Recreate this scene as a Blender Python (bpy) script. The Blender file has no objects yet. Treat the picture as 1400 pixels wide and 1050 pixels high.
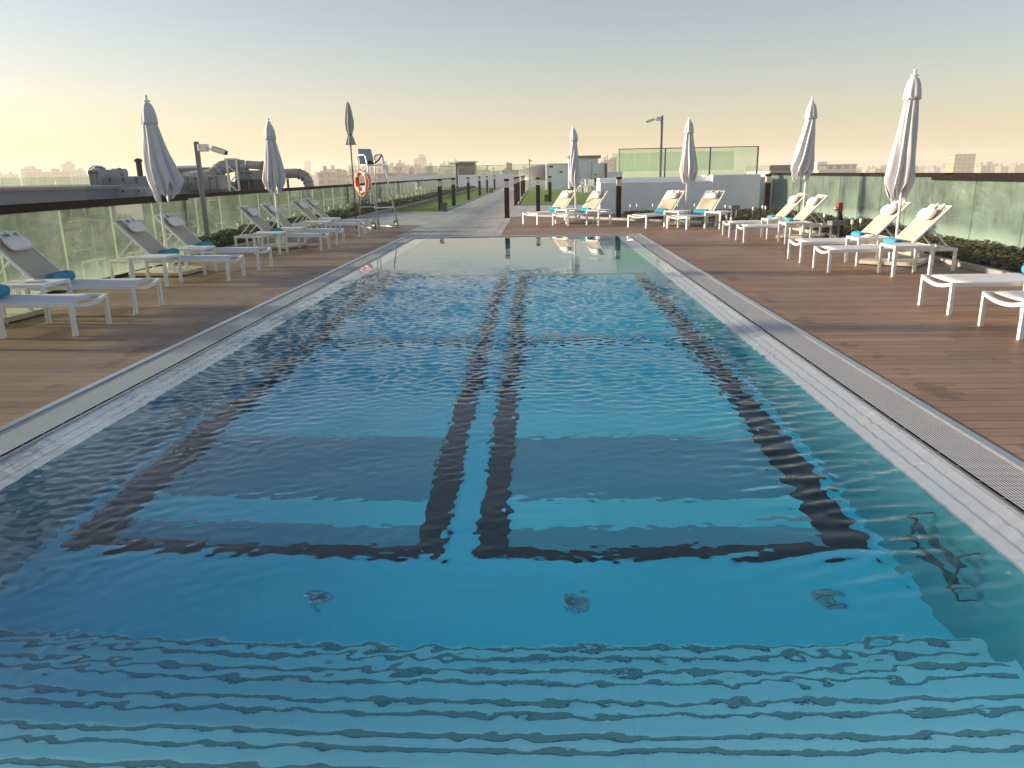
import bpy, bmesh, math, random
import numpy as np
from mathutils import Vector, Matrix, Quaternion

SC = bpy.context.scene
COL = SC.collection
R_ = math.radians
random.seed(7)

# ------------------------------------------------------------------ camera
EYE = 1.55
FPX = 1050.0                       # focal length for a 1400 px wide picture
def cam_axes():
    Y = Vector((37.0, 289.0, -FPX)).normalized()
    h = Vector((1.0, 0.019, 0.0))
    U = h.cross(Y).normalized()
    X = Y.cross(U)
    return Matrix((X, Y, U))       # world = M @ cam
CAMM = cam_axes()
def at(u, v, y):
    """a point of the place at distance y along the pool axis"""
    d = CAMM @ Vector((u - 700, 525 - v, -FPX))
    return d * (y / d.y) + Vector((0, 0, EYE))
cd = bpy.data.cameras.new('camera')
cd.sensor_width = 36.0
cd.lens = 36.0 * FPX / 1400.0
cd.clip_start = 0.05
cd.clip_end = 20000
cam = bpy.data.objects.new('camera', cd)
COL.objects.link(cam)
m4 = CAMM.to_4x4()
m4.translation = Vector((0, 0, EYE))
cam.matrix_world = m4
SC.camera = cam

# ------------------------------------------------------------------ materials
MATS = {}
def nt(name):
    m = bpy.data.materials.new(name)
    m.use_nodes = True
    t = m.node_tree
    b = t.nodes['Principled BSDF']
    MATS[name] = m
    return m, t, b
def node(t, typ, **kw):
    n = t.nodes.new(typ)
    for k, v in kw.items():
        if k in n.inputs: n.inputs[k].default_value = v
        else: setattr(n, k, v)
    return n
def mth(t, op, a, b=None, c=None, clamp=False):
    n = t.nodes.new('ShaderNodeMath'); n.operation = op; n.use_clamp = clamp
    for i, v in enumerate((a, b, c)):
        if v is None: continue
        if hasattr(v, 'links') or hasattr(v, 'is_output'): t.links.new(v, n.inputs[i])
        else: n.inputs[i].default_value = v
    return n.outputs[0]
def mixc(t, fac, a, b):
    n = t.nodes.new('ShaderNodeMix'); n.data_type = 'RGBA'
    for sock, v in ((n.inputs[0], fac), (n.inputs[6], a), (n.inputs[7], b)):
        if hasattr(v, 'is_output'): t.links.new(v, sock)
        elif sock.type == 'RGBA': sock.default_value = (*v[:3], 1)
        else: sock.default_value = v
    return n.outputs[2]
def coords(t, which='Object'):
    return t.nodes.new('ShaderNodeTexCoord').outputs[which]
def mapped(t, src, scale=(1, 1, 1), loc=(0, 0, 0), rot=(0, 0, 0)):
    n = t.nodes.new('ShaderNodeMapping')
    t.links.new(src, n.inputs['Vector'])
    n.inputs['Scale'].default_value = scale
    n.inputs['Location'].default_value = loc
    n.inputs['Rotation'].default_value = rot
    return n.outputs[0]
def noise(t, vec, scale, detail=3.0, rough=0.55):
    n = t.nodes.new('ShaderNodeTexNoise')
    t.links.new(vec, n.inputs['Vector'])
    n.inputs['Scale'].default_value = scale
    n.inputs['Detail'].default_value = detail
    n.inputs['Roughness'].default_value = rough
    return n.outputs['Fac']
def ramp(t, fac, stops):
    n = t.nodes.new('ShaderNodeValToRGB')
    t.links.new(fac, n.inputs[0])
    el = n.color_ramp.elements
    while len(el) < len(stops): el.new(0.5)
    for e, (p, c) in zip(el, stops):
        e.position = p
        e.color = (c, c, c, 1) if isinstance(c, (int, float)) else (*c[:3], 1)
    return n.outputs[0]
def bump(t, b, h, strength=0.3, dist=0.01):
    n = t.nodes.new('ShaderNodeBump')
    n.inputs['Strength'].default_value = strength
    n.inputs['Distance'].default_value = dist
    t.links.new(h, n.inputs['Height'])
    t.links.new(n.outputs[0], b.inputs['Normal'])
def simple(name, c, rough=0.5, metal=0.0, var=0.10, vs=6.0, bmp=0.0, bs=80.0, dirt=None):
    """plain finish with a little uneven colour and grain"""
    m, t, b = nt(name)
    o = coords(t)
    f = noise(t, o, vs, 5.0, 0.6)
    lo = tuple(x * (1 - var) for x in c); hi = tuple(min(1, x * (1 + var)) for x in c)
    col = mixc(t, f, lo, hi)
    if dirt:
        f2 = ramp(t, noise(t, o, dirt[1], 6.0, 0.65), [(0.45, 0.0), (0.75, 1.0)])
        col = mixc(t, mth(t, 'MULTIPLY', f2, dirt[2]), col, dirt[0])
    t.links.new(col, b.inputs['Base Color'])
    b.inputs['Roughness'].default_value = rough
    b.inputs['Metallic'].default_value = metal
    if bmp: bump(t, b, noise(t, o, bs, 4.0), bmp, 0.004)
    return m

white_metal = simple('powder coated white metal', (0.78, 0.78, 0.76), 0.42, var=0.04)
steel = simple('brushed stainless steel', (0.62, 0.63, 0.64), 0.32, 1.0, var=0.08, vs=3)
alu = simple('aluminium tube', (0.60, 0.62, 0.64), 0.35, 0.9, var=0.06)
dark_metal = simple('dark bronze metal', (0.012, 0.009, 0.009), 0.75, 0.0, var=0.2)
black_plastic = simple('black plastic', (0.012, 0.012, 0.013), 0.5)
grey_metal = simple('grey painted metal', (0.17, 0.18, 0.19), 0.5, 0.2, var=0.15, vs=2)
duct_metal = simple('weathered duct cladding', (0.36, 0.36, 0.36), 0.55, 0.3, var=0.3, vs=1.2, dirt=((0.20, 0.20, 0.19), 0.7, 0.6))
canvas_ = simple('off white umbrella canvas', (0.55, 0.55, 0.585), 0.85, var=0.05, vs=5, bmp=0.25, bs=60)
canvas2 = simple('mauve grey canvas', (0.36, 0.35, 0.37), 0.85, var=0.08, vs=5)
pillow_m = simple('white pillow fabric', (0.80, 0.79, 0.78), 0.8, var=0.04, bmp=0.3, bs=40)
towel_m = simple('teal towelling', (0.03, 0.28, 0.40), 0.95, var=0.18, vs=30, bmp=0.8, bs=220)
slab_m = simple('beige concrete slab', (0.46, 0.43, 0.37), 0.85, var=0.15, vs=4, bmp=0.2)
white_wall = simple('white render', (0.84, 0.86, 0.89), 0.8, var=0.08, vs=0.7, bmp=0.1, bs=30, dirt=((0.45, 0.46, 0.46), 0.5, 0.35))
pale_wall = simple('pale ledge render', (0.82, 0.83, 0.83), 0.8, var=0.06, vs=1)
orange_m = simple('orange buoy plastic', (0.62, 0.10, 0.02), 0.4, var=0.08)
white_plastic = simple('white plastic', (0.78, 0.78, 0.78), 0.4)
red_m = simple('red painted metal', (0.22, 0.03, 0.018), 0.4)
soil_m = simple('dark planting soil', (0.030, 0.024, 0.018), 0.95, var=0.5, vs=8, bmp=0.8, bs=20)
kerb_m = simple('pale concrete kerb', (0.33, 0.32, 0.30), 0.85, var=0.12, vs=3, bmp=0.2)
wood_post = simple('bronze wood post', (0.09, 0.06, 0.035), 0.6, var=0.25, vs=6)
diffuser_m = simple('frosted lamp diffuser', (0.62, 0.54, 0.42), 0.35, var=0.05)
paper_m = simple('white card', (0.75, 0.75, 0.74), 0.6)
roof_dark = simple('dark roof panel', (0.045, 0.055, 0.07), 0.5, var=0.15, vs=0.7)

for m_ in (dark_metal, black_plastic): m_.node_tree.nodes['Principled BSDF'].inputs['Specular IOR Level'].default_value = 0.12
def sling(name, c, var):
    m, t, b = nt(name)
    o = coords(t)
    w1 = mth(t, 'SINE', mth(t, 'MULTIPLY', o_sep(t, o, 0), 900.0))
    w2 = mth(t, 'SINE', mth(t, 'MULTIPLY', o_sep(t, o, 1), 900.0))
    wv = mth(t, 'MULTIPLY_ADD', mth(t, 'MULTIPLY', w1, w2), 0.5, 0.5)
    f = noise(t, o, 7.0, 4.0)
    col = mixc(t, f, tuple(x * (1 - var) for x in c), tuple(min(1, x * (1 + var)) for x in c))
    t.links.new(col, b.inputs['Base Color'])
    b.inputs['Roughness'].default_value = 0.7
    bump(t, b, wv, 0.15, 0.001)
    return m
def o_sep(t, vec, i):
    n = t.nodes.new('ShaderNodeSeparateXYZ')
    t.links.new(vec, n.inputs[0])
    return n.outputs[i]
seat_sling = sling('white mesh sling', (0.66, 0.67, 0.70), 0.05)
back_sling = sling('cream mesh sling', (0.50, 0.43, 0.33), 0.06)

def mk_deck():
    m, t, b = nt('brown composite decking')
    o = coords(t)
    x, y = o_sep(t, o, 0), o_sep(t, o, 1)
    bw = 0.146
    yb = mth(t, 'DIVIDE', y, bw)
    idx = mth(t, 'FLOOR', yb)
    fr = mth(t, 'FRACT', yb)
    # staggered board ends every 2.9 m
    wn = t.nodes.new('ShaderNodeTexWhiteNoise'); wn.noise_dimensions = '1D'
    t.links.new(idx, wn.inputs['W'])
    xo = mth(t, 'ADD', mth(t, 'DIVIDE', x, 2.9), mth(t, 'MULTIPLY', wn.outputs[0], 3.0))
    xi = mth(t, 'FLOOR', xo); xf = mth(t, 'FRACT', xo)
    wn2 = t.nodes.new('ShaderNodeTexWhiteNoise'); wn2.noise_dimensions = '2D'
    cb = t.nodes.new('ShaderNodeCombineXYZ')
    t.links.new(idx, cb.inputs[0]); t.links.new(xi, cb.inputs[1])
    t.links.new(cb.outputs[0], wn2.inputs['Vector'])
    grain = noise(t, mapped(t, o, (1.3, 22.0, 1)), 3.0, 6.0, 0.65)
    fine = noise(t, mapped(t, o, (4.0, 160.0, 1)), 3.0, 3.0, 0.6)
    big = noise(t, o, 0.55, 4.0, 0.6)
    tone = mth(t, 'ADD', mth(t, 'MULTIPLY', wn2.outputs[0], 0.22), mth(t, 'MULTIPLY_ADD', grain, 0.45, 0.10))
    tone = mth(t, 'ADD', tone, mth(t, 'MULTIPLY', fine, 0.22))
    tone = mth(t, 'ADD', tone, mth(t, 'MULTIPLY_ADD', big, 0.6, -0.30))
    col = ramp(t, tone, [(0.12, (0.115, 0.060, 0.033)), (0.5, (0.24, 0.138, 0.083)), (0.92, (0.43, 0.275, 0.18))])
    # water carried out of the pool: dark splashes and footprints beside the coping
    ed = mth(t, 'ABSOLUTE', mth(t, 'SUBTRACT', mth(t, 'ABSOLUTE', mth(t, 'ADD', x, 0.485)), 3.30))
    nearp = ramp(t, ed, [(0.0, 1.0), (0.9, 0.0)])
    spl = ramp(t, mth(t, 'MULTIPLY', noise(t, mapped(t, o, (1.0, 1.0, 1)), 2.3, 5.0, 0.62), nearp), [(0.50, 0.0), (0.56, 1.0)])
    col = mixc(t, mth(t, 'MULTIPLY', spl, 0.40), col, (0.035, 0.020, 0.013))
    gap = mth(t, 'LESS_THAN', fr, 0.045)
    end = mth(t, 'LESS_THAN', xf, 0.0018)
    gap = mth(t, 'MAXIMUM', gap, end)
    col = mixc(t, gap, col, (0.012, 0.009, 0.007))
    t.links.new(col, b.inputs['Base Color'])
    wet = ramp(t, noise(t, o, 0.9, 5.0, 0.6), [(0.3, 0.42), (0.7, 0.62)])
    t.links.new(wet, b.inputs['Roughness'])
    groove = mth(t, 'SINE', mth(t, 'MULTIPLY', fr, 6.2832 * 9))
    h = mth(t, 'SUBTRACT', mth(t, 'MULTIPLY_ADD', groove, 0.06, mth(t, 'MULTIPLY', grain, 0.3)), mth(t, 'MULTIPLY', gap, 1.5))
    bump(t, b, h, 0.6, 0.006)
    return m
deck_m = mk_deck()

def mk_paver():
    m, t, b = nt('grey concrete paving')
    o = coords(t)
    br = t.nodes.new('ShaderNodeTexBrick')
    t.links.new(mapped(t, o, (1, 1, 1), rot=(0, 0, R_(90))), br.inputs['Vector'])
    br.offset = 0.5
    for k, v in (('Scale', 1.0), ('Mortar Size', 0.009), ('Brick Width', 1.2), ('Row Height', 0.6), ('Bias', 0.0)):
        br.inputs[k].default_value = v
    br.inputs['Color1'].default_value = (0.40, 0.385, 0.37, 1)
    br.inputs['Color2'].default_value = (0.48, 0.465, 0.45, 1)
    br.inputs['Mortar'].default_value = (0.19, 0.18, 0.17, 1)
    f = noise(t, o, 1.4, 6, 0.65)
    n = t.nodes.new('ShaderNodeMix'); n.data_type = 'RGBA'; n.blend_type = 'MULTIPLY'
    n.inputs[0].default_value = 1.0
    t.links.new(br.outputs['Color'], n.inputs[6])
    t.links.new(ramp(t, f, [(0.2, 0.72), (0.8, 1.15)]), n.inputs[7])
    t.links.new(n.outputs[2], b.inputs['Base Color'])
    b.inputs['Roughness'].default_value = 0.75
    return m
paver_m = mk_paver()

def mk_lawn():
    m, t, b = nt('short green lawn')
    o = coords(t)
    f = noise(t, o, 2.0, 8, 0.75); f2 = noise(t, o, 60.0, 3, 0.6)
    s = mth(t, 'ADD', mth(t, 'MULTIPLY', f, 0.6), mth(t, 'MULTIPLY', f2, 0.4))
    t.links.new(ramp(t, s, [(0.3, (0.04, 0.10, 0.008)), (0.55, (0.11, 0.22, 0.016)), (0.8, (0.20, 0.29, 0.03))]), b.inputs['Base Color'])
    b.inputs['Roughness'].default_value = 0.9
    bump(t, b, f2, 1.0, 0.03)
    return m
lawn_m = mk_lawn()

def mk_leaf(name, lo, mid, hi):
    m, t, b = nt(name)
    o = coords(t)
    f = noise(t, o, 3.0, 3); f2 = noise(t, o, 23.0, 2)
    s = mth(t, 'ADD', mth(t, 'MULTIPLY', f, 0.5), mth(t, 'MULTIPLY', f2, 0.5))
    t.links.new(ramp(t, s, [(0.35, lo), (0.5, mid), (0.65, hi)]), b.inputs['Base Color'])
    b.inputs['Roughness'].default_value = 0.6
    return m
leaf_dark = mk_leaf('dark ground cover leaf', (0.030, 0.040, 0.010), (0.065, 0.078, 0.020), (0.13, 0.10, 0.038))
leaf_green = mk_leaf('green hedge leaf', (0.025, 0.042, 0.008), (0.055, 0.085, 0.015), (0.11, 0.14, 0.03))

def mk_glass(name, tint, dust, dcol):
    """thin architectural glass: clear and tinted, Fresnel sheen, dried dust on the face"""
    m, t, b = nt(name)
    t.nodes.remove(b)
    out = t.nodes['Material Output']
    tr = node(t, 'ShaderNodeBsdfTransparent'); tr.inputs[0].default_value = (*tint, 1)
    gl = node(t, 'ShaderNodeBsdfGlossy'); gl.inputs['Roughness'].default_value = 0.02
    fr = node(t, 'ShaderNodeFresnel'); fr.inputs['IOR'].default_value = 1.5
    mx = node(t, 'ShaderNodeMixShader')
    t.links.new(fr.outputs[0], mx.inputs[0]); t.links.new(tr.outputs[0], mx.inputs[1]); t.links.new(gl.outputs[0], mx.inputs[2])
    o = coords(t)
    st = noise(t, mapped(t, o, (9, 9, 1.2)), 2.0, 6, 0.7)
    bl = noise(t, o, 1.1, 5, 0.7)
    f = mth(t, 'MULTIPLY', mth(t, 'ADD', ramp(t, st, [(0.3, 0.2), (0.75, 1.0)]), ramp(t, bl, [(0.35, 0.0), (0.7, 0.8)])), dust)
    # rain splash: more dried dirt near the foot of the pane
    z = o_sep(t, o, 2)
    foot = ramp(t, mth(t, 'ADD', z, mth(t, 'MULTIPLY_ADD', st, 0.3, -0.15)), [(0.0, 1.0), (0.42, 0.0)])
    f = mth(t, 'ADD', f, mth(t, 'MULTIPLY', foot, dust * 2.2), clamp=True)
    df = node(t, 'ShaderNodeBsdfDiffuse'); df.inputs[0].default_value = (*dcol, 1)
    tl = node(t, 'ShaderNodeBsdfTranslucent'); tl.inputs[0].default_value = (*dcol, 1)
    dm = node(t, 'ShaderNodeMixShader'); dm.inputs[0].default_value = 0.5
    t.links.new(df.outputs[0], dm.inputs[1]); t.links.new(tl.outputs[0], dm.inputs[2])
    m2 = node(t, 'ShaderNodeMixShader')
    t.links.new(f, m2.inputs[0]); t.links.new(mx.outputs[0], m2.inputs[1]); t.links.new(dm.outputs[0], m2.inputs[2])
    t.links.new(m2.outputs[0], out.inputs['Surface'])
    return m
glass_m = mk_glass('dusty green balustrade glass', (0.86, 0.95, 0.90), 0.045, (0.58, 0.70, 0.62))
glass_right = mk_glass('milky green balustrade glass', (0.87, 0.95, 0.91), 0.11, (0.62, 0.76, 0.68))
glass_clear = mk_glass('clear green screen glass', (0.86, 0.95, 0.89), 0.07, (0.6, 0.65, 0.58))
glass_dark = simple('dark green glass edge', (0.10, 0.15, 0.12), 0.3)
glass_edge = simple('pale glass edge', (0.55, 0.62, 0.50), 0.3, var=0.05)

def mk_grate():
    m, t, b = nt('perforated steel sheet')
    out = t.nodes['Material Output']
    o = coords(t)
    P = 0.0165
    x = mth(t, 'DIVIDE', o_sep(t, o, 0), P); y = mth(t, 'DIVIDE', o_sep(t, o, 1), P)
    fx = mth(t, 'SUBTRACT', mth(t, 'FRACT', x), 0.5); fy = mth(t, 'SUBTRACT', mth(t, 'FRACT', y), 0.5)
    d = mth(t, 'SQRT', mth(t, 'ADD', mth(t, 'MULTIPLY', fx, fx), mth(t, 'MULTIPLY', fy, fy)))
    hole = mth(t, 'LESS_THAN', d, 0.37)
    f = noise(t, o, 1.6, 5, 0.6)
    t.links.new(mixc(t, f, (0.66, 0.665, 0.68), (0.80, 0.80, 0.80)), b.inputs['Base Color'])
    b.inputs['Metallic'].default_value = 0.2
    t.links.new(ramp(t, f, [(0.3, 0.33), (0.7, 0.5)]), b.inputs['Roughness'])
    tr = node(t, 'ShaderNodeBsdfTransparent')
    mx = node(t, 'ShaderNodeMixShader')
    t.links.new(hole, mx.inputs[0]); t.links.new(b.outputs[0], mx.inputs[1]); t.links.new(tr.outputs[0], mx.inputs[2])
    t.links.new(mx.outputs[0], out.inputs['Surface'])
    return m
grate_m = mk_grate()

# pool lining
def lining(name, c, rough=0.45, metal=0.0, var=0.08):
    m, t, b = nt(name)
    o = coords(t)
    f = noise(t, o, 0.8, 4, 0.6)
    col = mixc(t, f, tuple(x * (1 - var) for x in c), tuple(min(1, x * (1 + var)) for x in c))
    br = t.nodes.new('ShaderNodeTexBrick')          # welded sheets with fine seams
    t.links.new(mapped(t, o, (1, 1, 1), loc=(0.3, 0.2, 0)), br.inputs['Vector'])
    for k, v in (('Scale', 1.0), ('Mortar Size', 0.004), ('Brick Width', 1.25), ('Row Height', 1.0), ('Mortar Smooth', 0.3)): br.inputs[k].default_value = v
    br.inputs['Color1'].default_value = (0.93, 0.93, 0.93, 1); br.inputs['Color2'].default_value = (1, 1, 1, 1); br.inputs['Mortar'].default_value = (0.90, 0.90, 0.90, 1)
    mu = t.nodes.new('ShaderNodeMix'); mu.data_type = 'RGBA'; mu.blend_type = 'MULTIPLY'; mu.inputs[0].default_value = 1.0
    t.links.new(col, mu.inputs[6]); t.links.new(br.outputs['Color'], mu.inputs[7])
    t.links.new(mu.outputs[2], b.inputs['Base Color'])
    b.inputs['Roughness'].default_value = rough; b.inputs['Metallic'].default_value = metal
    return m
pool_blue = lining('blue pool lining', (0.12, 0.70, 0.97))
pool_glow = lining('painted glow pool lining', (0.24, 0.80, 1.0))  # light caught by the floor, put into the lining colour
pool_shade = lining('painted shade pool lining', (0.18, 0.38, 0.50))  # darker bands beside the glow, shade put into the lining colour
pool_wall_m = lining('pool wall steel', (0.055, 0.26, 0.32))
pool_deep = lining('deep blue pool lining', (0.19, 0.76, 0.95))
pool_line = lining('black lane tile', (0.010, 0.010, 0.018))
step_m = lining('pale step lining', (0.40, 0.76, 0.96))
strip_m = lining('grey anti slip strip', (0.15, 0.30, 0.36))
def mk_shelf():
    m, t, b = nt('white finger grip shelf')
    x = o_sep(t, coords(t), 0)
    s = mth(t, 'LESS_THAN', mth(t, 'FRACT', mth(t, 'DIVIDE', x, 0.088)), 0.20)
    f = noise(t, coords(t), 2.0, 4)
    t.links.new(mixc(t, s, mixc(t, f, (0.72, 0.74, 0.80), (0.82, 0.84, 0.88)), (0.50, 0.52, 0.56)), b.inputs['Base Color'])
    b.inputs['Roughness'].default_value = 0.35
    b.inputs['Metallic'].default_value = 0.25
    return m
shelf_m = mk_shelf()

def mk_water():
    m, t, b = nt('pool water')
    t.nodes.remove(b)
    out = t.nodes['Material Output']
    g = node(t, 'ShaderNodeBsdfGlass')
    g.inputs['Color'].default_value = (1, 1, 1, 1)
    g.inputs['Roughness'].default_value = 0.0
    g.inputs['IOR'].default_value = 1.333
    o = coords(t)
    n1 = noise(t, mapped(t, o, (1.0, 1.25, 1)), 16.0, 3, 0.5)
    env = ramp(t, noise(t, o, 0.6, 2, 0.5), [(0.35, 0.25), (0.65, 1.0)])
    # the far end lies in the lee of the deck and is calm
    y = o_sep(t, o, 1)
    calm = ramp(t, mth(t, 'DIVIDE', y, 20.0), [(0.0, 0.55), (0.25, 0.6), (0.32, 1.0), (0.56, 1.0), (0.66, 0.06), (1.0, 0.03)])
    bp = t.nodes.new('ShaderNodeBump')
    bp.inputs['Distance'].default_value = 0.004
    t.links.new(mth(t, 'MULTIPLY', mth(t, 'MULTIPLY', env, calm), 0.5), bp.inputs['Strength'])
    t.links.new(n1, bp.inputs['Height'])
    t.links.new(bp.outputs[0], g.inputs['Normal'])
    t.links.new(g.outputs[0], out.inputs['Surface'])
    va = node(t, 'ShaderNodeVolumeAbsorption')
    va.inputs['Color'].default_value = (0.10, 0.87, 0.99, 1)
    va.inputs['Density'].default_value = 0.42
    t.links.new(va.outputs[0], out.inputs['Volume'])
    return m
water_m = mk_water()

def mk_facade(name, wall, win, fx, fz, wx=0.5, wz=0.45):
    """rows of windows on a far wall"""
    m, t, b = nt(name)
    o = coords(t)
    x = mth(t, 'ADD', o_sep(t, o, 0), o_sep(t, o, 1)); z = o_sep(t, o, 2)
    a = mth(t, 'LESS_THAN', mth(t, 'FRACT', mth(t, 'DIVIDE', x, fx)), wx)
    c = mth(t, 'LESS_THAN', mth(t, 'FRACT', mth(t, 'DIVIDE', z, fz)), wz)
    ge = node(t, 'ShaderNodeNewGeometry')
    up = mth(t, 'LESS_THAN', o_sep(t, ge.outputs['Normal'], 2), 0.5)
    w = mth(t, 'MULTIPLY', mth(t, 'MULTIPLY', a, c), up)
    f = noise(t, o, 0.08, 5, 0.6)
    base = mixc(t, f, tuple(v * 0.8 for v in wall), tuple(min(1, v * 1.15) for v in wall))
    t.links.new(mixc(t, w, base, win), b.inputs['Base Color'])
    b.inputs['Roughness'].default_value = 0.7
    return m
facades = [mk_facade('grey beige facade', (0.36, 0.33, 0.30), (0.10, 0.11, 0.12), 5.0, 3.5),
           mk_facade('pale facade', (0.50, 0.47, 0.44), (0.14, 0.15, 0.16), 4.0, 3.4),
           mk_facade('brown facade', (0.28, 0.23, 0.20), (0.08, 0.08, 0.09), 6.0, 3.6),
           mk_facade('blue grey facade', (0.26, 0.29, 0.33), (0.10, 0.13, 0.16), 3.5, 3.4, 0.7, 0.6)]
stripe_facade = mk_facade('beige banded facade', (0.62, 0.54, 0.40), (0.10, 0.10, 0.10), 3.2, 3.4, 0.85, 0.34)
orange_facade = mk_facade('sand orange facade', (0.52, 0.33, 0.22), (0.25, 0.16, 0.12), 4.0, 3.5)
roof_grey = simple('grey flat roof', (0.24, 0.235, 0.225), 0.85, var=0.35, vs=0.08, dirt=((0.12, 0.12, 0.115), 0.25, 0.6))
roof_pale = simple('pale warehouse roof', (0.46, 0.45, 0.43), 0.8, var=0.2, vs=0.1)

# ------------------------------------------------------------------ mesh building
class MB:
    def __init__(s): s.bm = bmesh.new()
    def box(s, c, d, rz=0.0, M=None):
        m = Matrix.Translation(c) @ Matrix.Rotation(rz, 4, 'Z') @ Matrix.Diagonal((*d, 1))
        if M is not None: m = M @ m
        bmesh.ops.create_cube(s.bm, size=1.0, matrix=m); return s
    def bar(s, a, b, w, h=None, up=Vector((0, 0, 1))):
        a, b = Vector(a), Vector(b); h = h or w
        d = (b - a); L = d.length; d.normalize()
        if abs(d.dot(up)) > 0.98: up = Vector((0, 1, 0))
        x = d.cross(up).normalized(); z = x.cross(d).normalized()
        m = Matrix((x, d, z)).transposed().to_4x4(); m.translation = (a + b) / 2
        bmesh.ops.create_cube(s.bm, size=1.0, matrix=m @ Matrix.Diagonal((w, L, h, 1))); return s
    def tube(s, pts, r, n=8, closed=False, cap=True):
        pts = [Vector(p) for p in pts]; N = len(pts); rings = []
        ref = None
        for i, p in enumerate(pts):
            if closed: d = pts[(i + 1) % N] - pts[i - 1]
            else: d = pts[min(i + 1, N - 1)] - pts[max(i - 1, 0)]
            d.normalize()
            if ref is None:
                ref = Vector((0, 0, 1)) if abs(d.z) < 0.9 else Vector((1, 0, 0))
            x = d.cross(ref).normalized(); y = x.cross(d).normalized(); ref = y
            rr = r[i] if isinstance(r, (list, tuple)) else r
            rings.append([s.bm.verts.new(p + (x * math.cos(2 * math.pi * k / n) + y * math.sin(2 * math.pi * k / n)) * rr) for k in range(n)])
        rng = range(N) if closed else range(N - 1)
        for i in rng:
            A, B = rings[i], rings[(i + 1) % N]
            for k in range(n):
                s.bm.faces.new((A[k], A[(k + 1) % n], B[(k + 1) % n], B[k]))
        if cap and not closed:
            s.bm.faces.new(rings[0][::-1]); s.bm.faces.new(rings[-1])
        return s
    def lathe(s, prof, n=16, c=(0, 0, 0)):
        rings = []
        for r, z in prof:
            rings.append([s.bm.verts.new((c[0] + r * math.cos(2 * math.pi * k / n), c[1] + r * math.sin(2 * math.pi * k / n), c[2] + z)) for k in range(n)])
        for A, B in zip(rings, rings[1:]):
            for k in range(n): s.bm.faces.new((A[k], A[(k + 1) % n], B[(k + 1) % n], B[k]))
        s.bm.faces.new(rings[0][::-1]); s.bm.faces.new(rings[-1]); return s
    def grid(s, P):
        vs = [[s.bm.verts.new(p) for p in row] for row in P]
        for i in range(len(vs) - 1):
            for j in range(len(vs[0]) - 1):
                s.bm.faces.new((vs[i][j], vs[i][j + 1], vs[i + 1][j + 1], vs[i + 1][j]))
        return s
    def poly(s, pts):
        s.bm.faces.new([s.bm.verts.new(p) for p in pts]); return s
    def prism(s, pts, z0, z1):
        a = [s.bm.verts.new((x, y, z0)) for x, y in pts]; b = [s.bm.verts.new((x, y, z1)) for x, y in pts]
        s.bm.faces.new(a[::-1]); s.bm.faces.new(b)
        for i in range(len(pts)):
            j = (i + 1) % len(pts); s.bm.faces.new((a[i], a[j], b[j], b[i]))
        return s
    def build(s, name, mat, parent=None, smooth=False, bevel=0.0, solid=0.0, sub=0, loc=None):
        bmesh.ops.recalc_face_normals(s.bm, faces=s.bm.faces)
        me = bpy.data.meshes.new(name); s.bm.to_mesh(me); s.bm.free()
        me.materials.append(mat)
        if smooth:
            for p in me.polygons: p.use_smooth = True
        o = bpy.data.objects.new(name, me); COL.objects.link(o)
        if parent: o.parent = parent
        if loc: o.location = loc
        if solid:
            md = o.modifiers.new('thickness', 'SOLIDIFY'); md.thickness = solid; md.offset = 0
        if bevel:
            md = o.modifiers.new('bevel', 'BEVEL'); md.width = bevel; md.segments = 2; md.limit_method = 'ANGLE'
        if sub:
            md = o.modifiers.new('subdivision', 'SUBSURF'); md.levels = sub; md.render_levels = sub
        return o

def tag(o, label, cat, group=None, kind=None):
    o['label'] = label; o['category'] = cat
    if group: o['group'] = group
    if kind: o['kind'] = kind
    return o
def struct(o, label=None, cat=None):
    o['kind'] = 'structure'
    if label: o['label'] = label
    if cat: o['category'] = cat
    return o
def empty(name, loc=(0, 0, 0), rz=0.0):
    o = bpy.data.objects.new(name, None); COL.objects.link(o)
    o.location = loc; o.rotation_euler = (0, 0, rz); o.empty_display_size = 0.2
    return o
def copy_tree(o, parent=None):
    c = o.copy(); COL.objects.link(c)
    if parent: c.parent = parent
    for ch in list(o.children): copy_tree(ch, c)
    return c
class Proto:
    """first use hands out the thing itself, later uses a copy of it and its parts"""
    def __init__(s, root): s.root = root; s.used = False
    def place(s, loc, rz, label, cat, group):
        o = s.root if not s.used else copy_tree(s.root)
        s.used = True
        o.location = loc; o.rotation_euler = (0, 0, rz)
        return tag(o, label, cat, group)

# ------------------------------------------------------------------ world, sun, air
SUN_EL, SUN_AZ = 11.5, -84.0          # azimuth from the pool axis, negative to the left
W = bpy.data.worlds.new('World'); SC.world = W
W.use_nodes = True
wt = W.node_tree
bg = wt.nodes['Background']
sky = wt.nodes.new('ShaderNodeTexSky')
sky.sky_type = 'NISHITA'; sky.sun_disc = False
sky.sun_elevation = R_(SUN_EL); sky.sun_rotation = R_(SUN_AZ)
sky.altitude = 0; sky.air_density = 1.0; sky.dust_density = 1.1; sky.ozone_density = 1.4
tint = wt.nodes.new('ShaderNodeMix'); tint.data_type = 'RGBA'; tint.blend_type = 'MULTIPLY'
tint.inputs[0].default_value = 1.0
tint.inputs[7].default_value = (1.03, 0.945, 0.96, 1)
wt.links.new(sky.outputs[0], tint.inputs[6])
wt.links.new(tint.outputs[2], bg.inputs[0])
bg.inputs[1].default_value = 0.084
sd = Vector((math.sin(R_(SUN_AZ)) * math.cos(R_(SUN_EL)), math.cos(R_(SUN_AZ)) * math.cos(R_(SUN_EL)), math.sin(R_(SUN_EL))))
sl = bpy.data.lights.new('sun', 'SUN')
sl.energy = 5.0; sl.angle = R_(3.0); sl.color = (1.0, 0.83, 0.62)
so = bpy.data.objects.new('sun', sl); COL.objects.link(so)
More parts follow.
